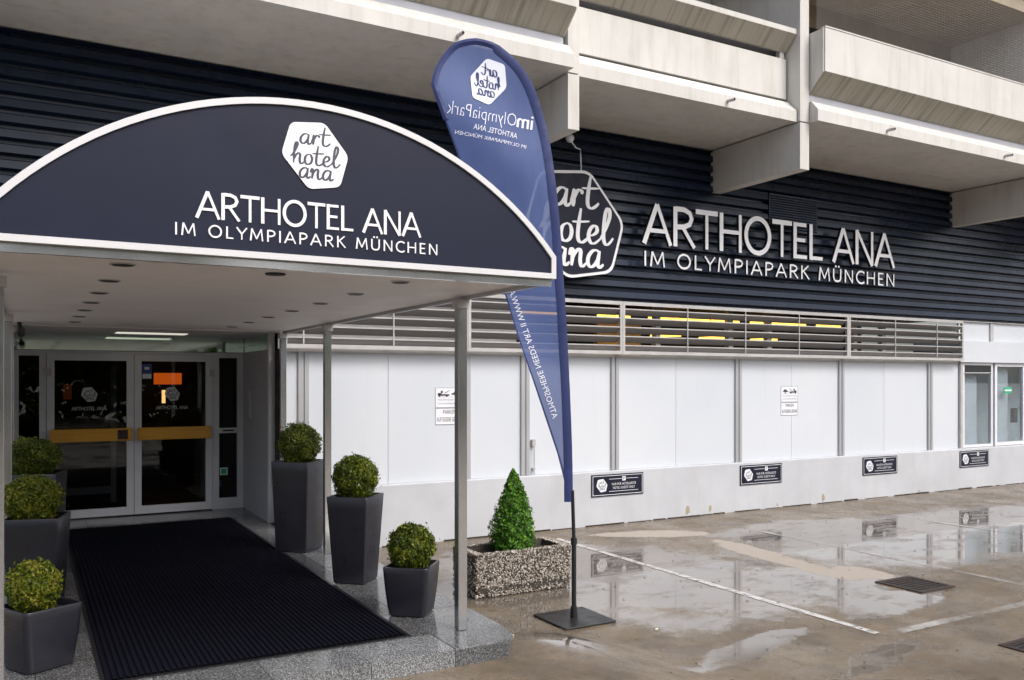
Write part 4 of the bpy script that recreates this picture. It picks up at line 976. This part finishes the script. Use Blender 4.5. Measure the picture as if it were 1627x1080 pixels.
m_ = MB()
le = smooth_pts(LT[:8], 4)
for u, v in le: m_.v += [fpt(u, v, .003), fpt(u + .014, v, .004)]
m_.f = [(2 * i, 2 * i + 1, 2 * i + 3, 2 * i + 2) for i in range(len(le) - 1)]; m_.build('hem', M['flag_navy'], Fl, fix=False)
MB().tube([(FX - .005, FY, .03), (FX - .005, FY, .70)], .021, 12).tube([(FX - .005, FY, .70), fpt(RT[0][0] + .012, RT[0][1] + .1)], .016, 12).build('pole', M['black'], Fl, smooth=True)
MB().tube([(FX - .005, FY, .66), (FX - .005, FY, .72)], .028, 12).build('pole_collar', M['black'], Fl, smooth=True); MB().tube([(FX - .005, FY, .018), (FX - .005, FY, .12)], [.034, .028], 12).build('socket', M['black'], Fl, smooth=True)
MB().box(FX - .265, FX + .265, FY - .265, FY + .265, .003, .02, .004).build('base_plate', M['black'], Fl)
# print seen from behind: mirrored, tilted with the cloth
def tilt(cx_, cz_, ang):
    c, s_ = math.cos(ang), math.sin(ang)
    return lambda x, z, y: fpt(cx_ - (x * c - z * s_), cz_ + (x * s_ + z * c), .006 - y * .2)
px2 = lambda px, py: ((px - 813.5) / 1367 * 7.59, (606 - py) / 1367 * 7.59)
hc = px2(776, 137)
tf = tilt(hc[0], hc[1], R(8))
m_ = MB(); hx_ = [(x, z) for x, z in hexagon(0, 0, .205, 0, .80)]; nh = len(hx_)
for q in range(7): m_.v += [tf(x * (q + .001) / 6, z * (q + .001) / 6, 0) for x, z in hx_]
for q in range(6): m_.f += [(q * nh + i, q * nh + (i + 1) % nh, (q + 1) * nh + (i + 1) % nh, (q + 1) * nh + i) for i in range(nh)]
m_.build('logo_print', M['flag_print'], Fl, fix=False)
sc = MB(); script_logo(sc, .0, 0, .19, lambda x, z, y: tf(x, z, y - .012), .002, 1.0, .82); sc.build('logo_script', M['flag_navy'], Fl)
m_ = MB(); c0 = px2(779, 196); f1 = tilt(c0[0], c0[1], R(7))
put_text(m_, 'im', .19, -.375, -.235, -.03, f1, 0); put_text(m_, 'im', .19, -.369, -.229, -.03, f1, .002); put_text(m_, 'OlympiaPark', .175, -.225, .385, -.03, f1, 0, .016)
c0 = px2(785, 215); f1 = tilt(c0[0], c0[1], R(9)); put_text(m_, 'ARTHOTEL ANA', .07, -.20, .19, -.03, f1, 0)
c0 = px2(780, 225); f1 = tilt(c0[0], c0[1], R(9)); put_text(m_, 'IM OLYMPIAPARK MÜNCHEN', .045, -.31, .32, -.04, f1, 0)
m_.build('name_print', M['flag_print'], Fl, fix=False)
m_ = MB(); a_, b_ = px2(812, 462), px2(881, 664); an = math.atan2(b_[1] - a_[1], b_[0] - a_[0]); ln = math.hypot(b_[0] - a_[0], b_[1] - a_[1]); c, s_ = math.cos(an), math.sin(an)
def f2(x, z, y): # runs up the free edge, mirrored like the rest
    x = ln - x; return fpt(a_[0] + x * c - z * s_ * 1.0, a_[1] + x * s_ + z * c, .006)
put_text(m_, 'ATMOSPHERE NEEDS ART II WWW.A', .075, 0, ln, -.02, f2, 0); m_.build('slogan_print', M['flag_print'], Fl, fix=False)

# ------------------------------------------------------------------ trees across the street, seen only as reflections
n = 30000; X = NP.uniform(-45, 60, n); top = 8.5 + 2.2 * np.sin(X * .55) + 1.3 * np.sin(X * 1.37 + 1)
P = np.stack([X, NP.uniform(-27, -22, n), NP.random(n) ** .8 * top], 1); N_ = NP.normal(size=(n, 3)); N_ /= np.linalg.norm(N_, axis=1)[:, None]
tl_ = leaf_mesh('tree_line', P, N_, 1.0, np.clip(NP.normal(.3, .2, n), 0, 1), M['cone_leaf'], None)

# ------------------------------------------------------------------ drains and litter
def grate(cx_, cy_, s, lab):
    o = empty('drain_grate', (cx_, cy_, 0), lab, 'drain', 'iron drain grates in the wet ground')
    h = s / 2; MB().box(cx_ - h, cx_ + h, cy_ - h, cy_ - h + .04, .001, .012).box(cx_ - h, cx_ + h, cy_ + h - .04, cy_ + h, .001, .012).box(cx_ - h, cx_ - h + .04, cy_ - h + .04, cy_ + h - .04, .001, .012).box(cx_ + h - .04, cx_ + h, cy_ - h + .04, cy_ + h - .04, .001, .012).build('frame', M['rust'], o)
    MB().box(cx_ - h + .04, cx_ + h - .04, cy_ - h + .04, cy_ + h - .04, .002, .004).build('pit', M['dark'], o)
    n = 8
    for i in range(n):
        y = cy_ - h + .06 + (s - .12) * i / (n - 1); MB().box(cx_ - h + .04, cx_ + h - .04, y - .009, y + .009, .005, .010).build('bar', M['rust'], o)
grate(8.0, 5.69, .54, 'square iron drain grate at the end of the dry strip between parking lines')
grate(6.98, 3.80, .50, 'square iron drain grate in the brown ground in front of the parking bays')
for k, (x, y, a, lab) in enumerate(((4.62, 5.72, .3, 'cigarette butt on wet ground beside the flag base'), (2.05, 4.72, 1.0, 'cigarette butt on the ground in front of the granite kerb'), (3.25, 5.72, 2.0, 'cigarette butt between granite kerb and flag base'))):
    z = gz(x, y) + .008
    o = empty('cigarette_butt', (x, y, z), lab, 'litter', 'cigarette butts on the ground')
    d_ = (math.cos(a), math.sin(a)); MB().tube([(x, y, z), (x + d_[0] * .03, y + d_[1] * .03, z)], .006, 8).build('filter', M['butt'], o); MB().tube([(x + d_[0] * .03, y + d_[1] * .03, z), (x + d_[0] * .042, y + d_[1] * .042, z)], .0055, 8).build('paper', M['sign_white'], o)

g_ = MB()
for q in range(420):
    x = rng.uniform(3.2, 15); y = rng.uniform(3.3, 10.1)
    if 3.5 < x < 4.9 and 6 < y < 7.95: continue
    a = rng.uniform(0, 6.3); l = rng.uniform(.006, .022); z = gz(x, y) + .003; c, s_ = math.cos(a) * l, math.sin(a) * l
    g_.quad((x - c, y - s_, z), (x + s_ * .5, y - c * .5, z + .006), (x + c, y + s_, z + .002), (x - s_ * .5, y + c * .5, z + .004))
tag(g_.build('grit', M['trunk'], fix=False), kind='stuff')
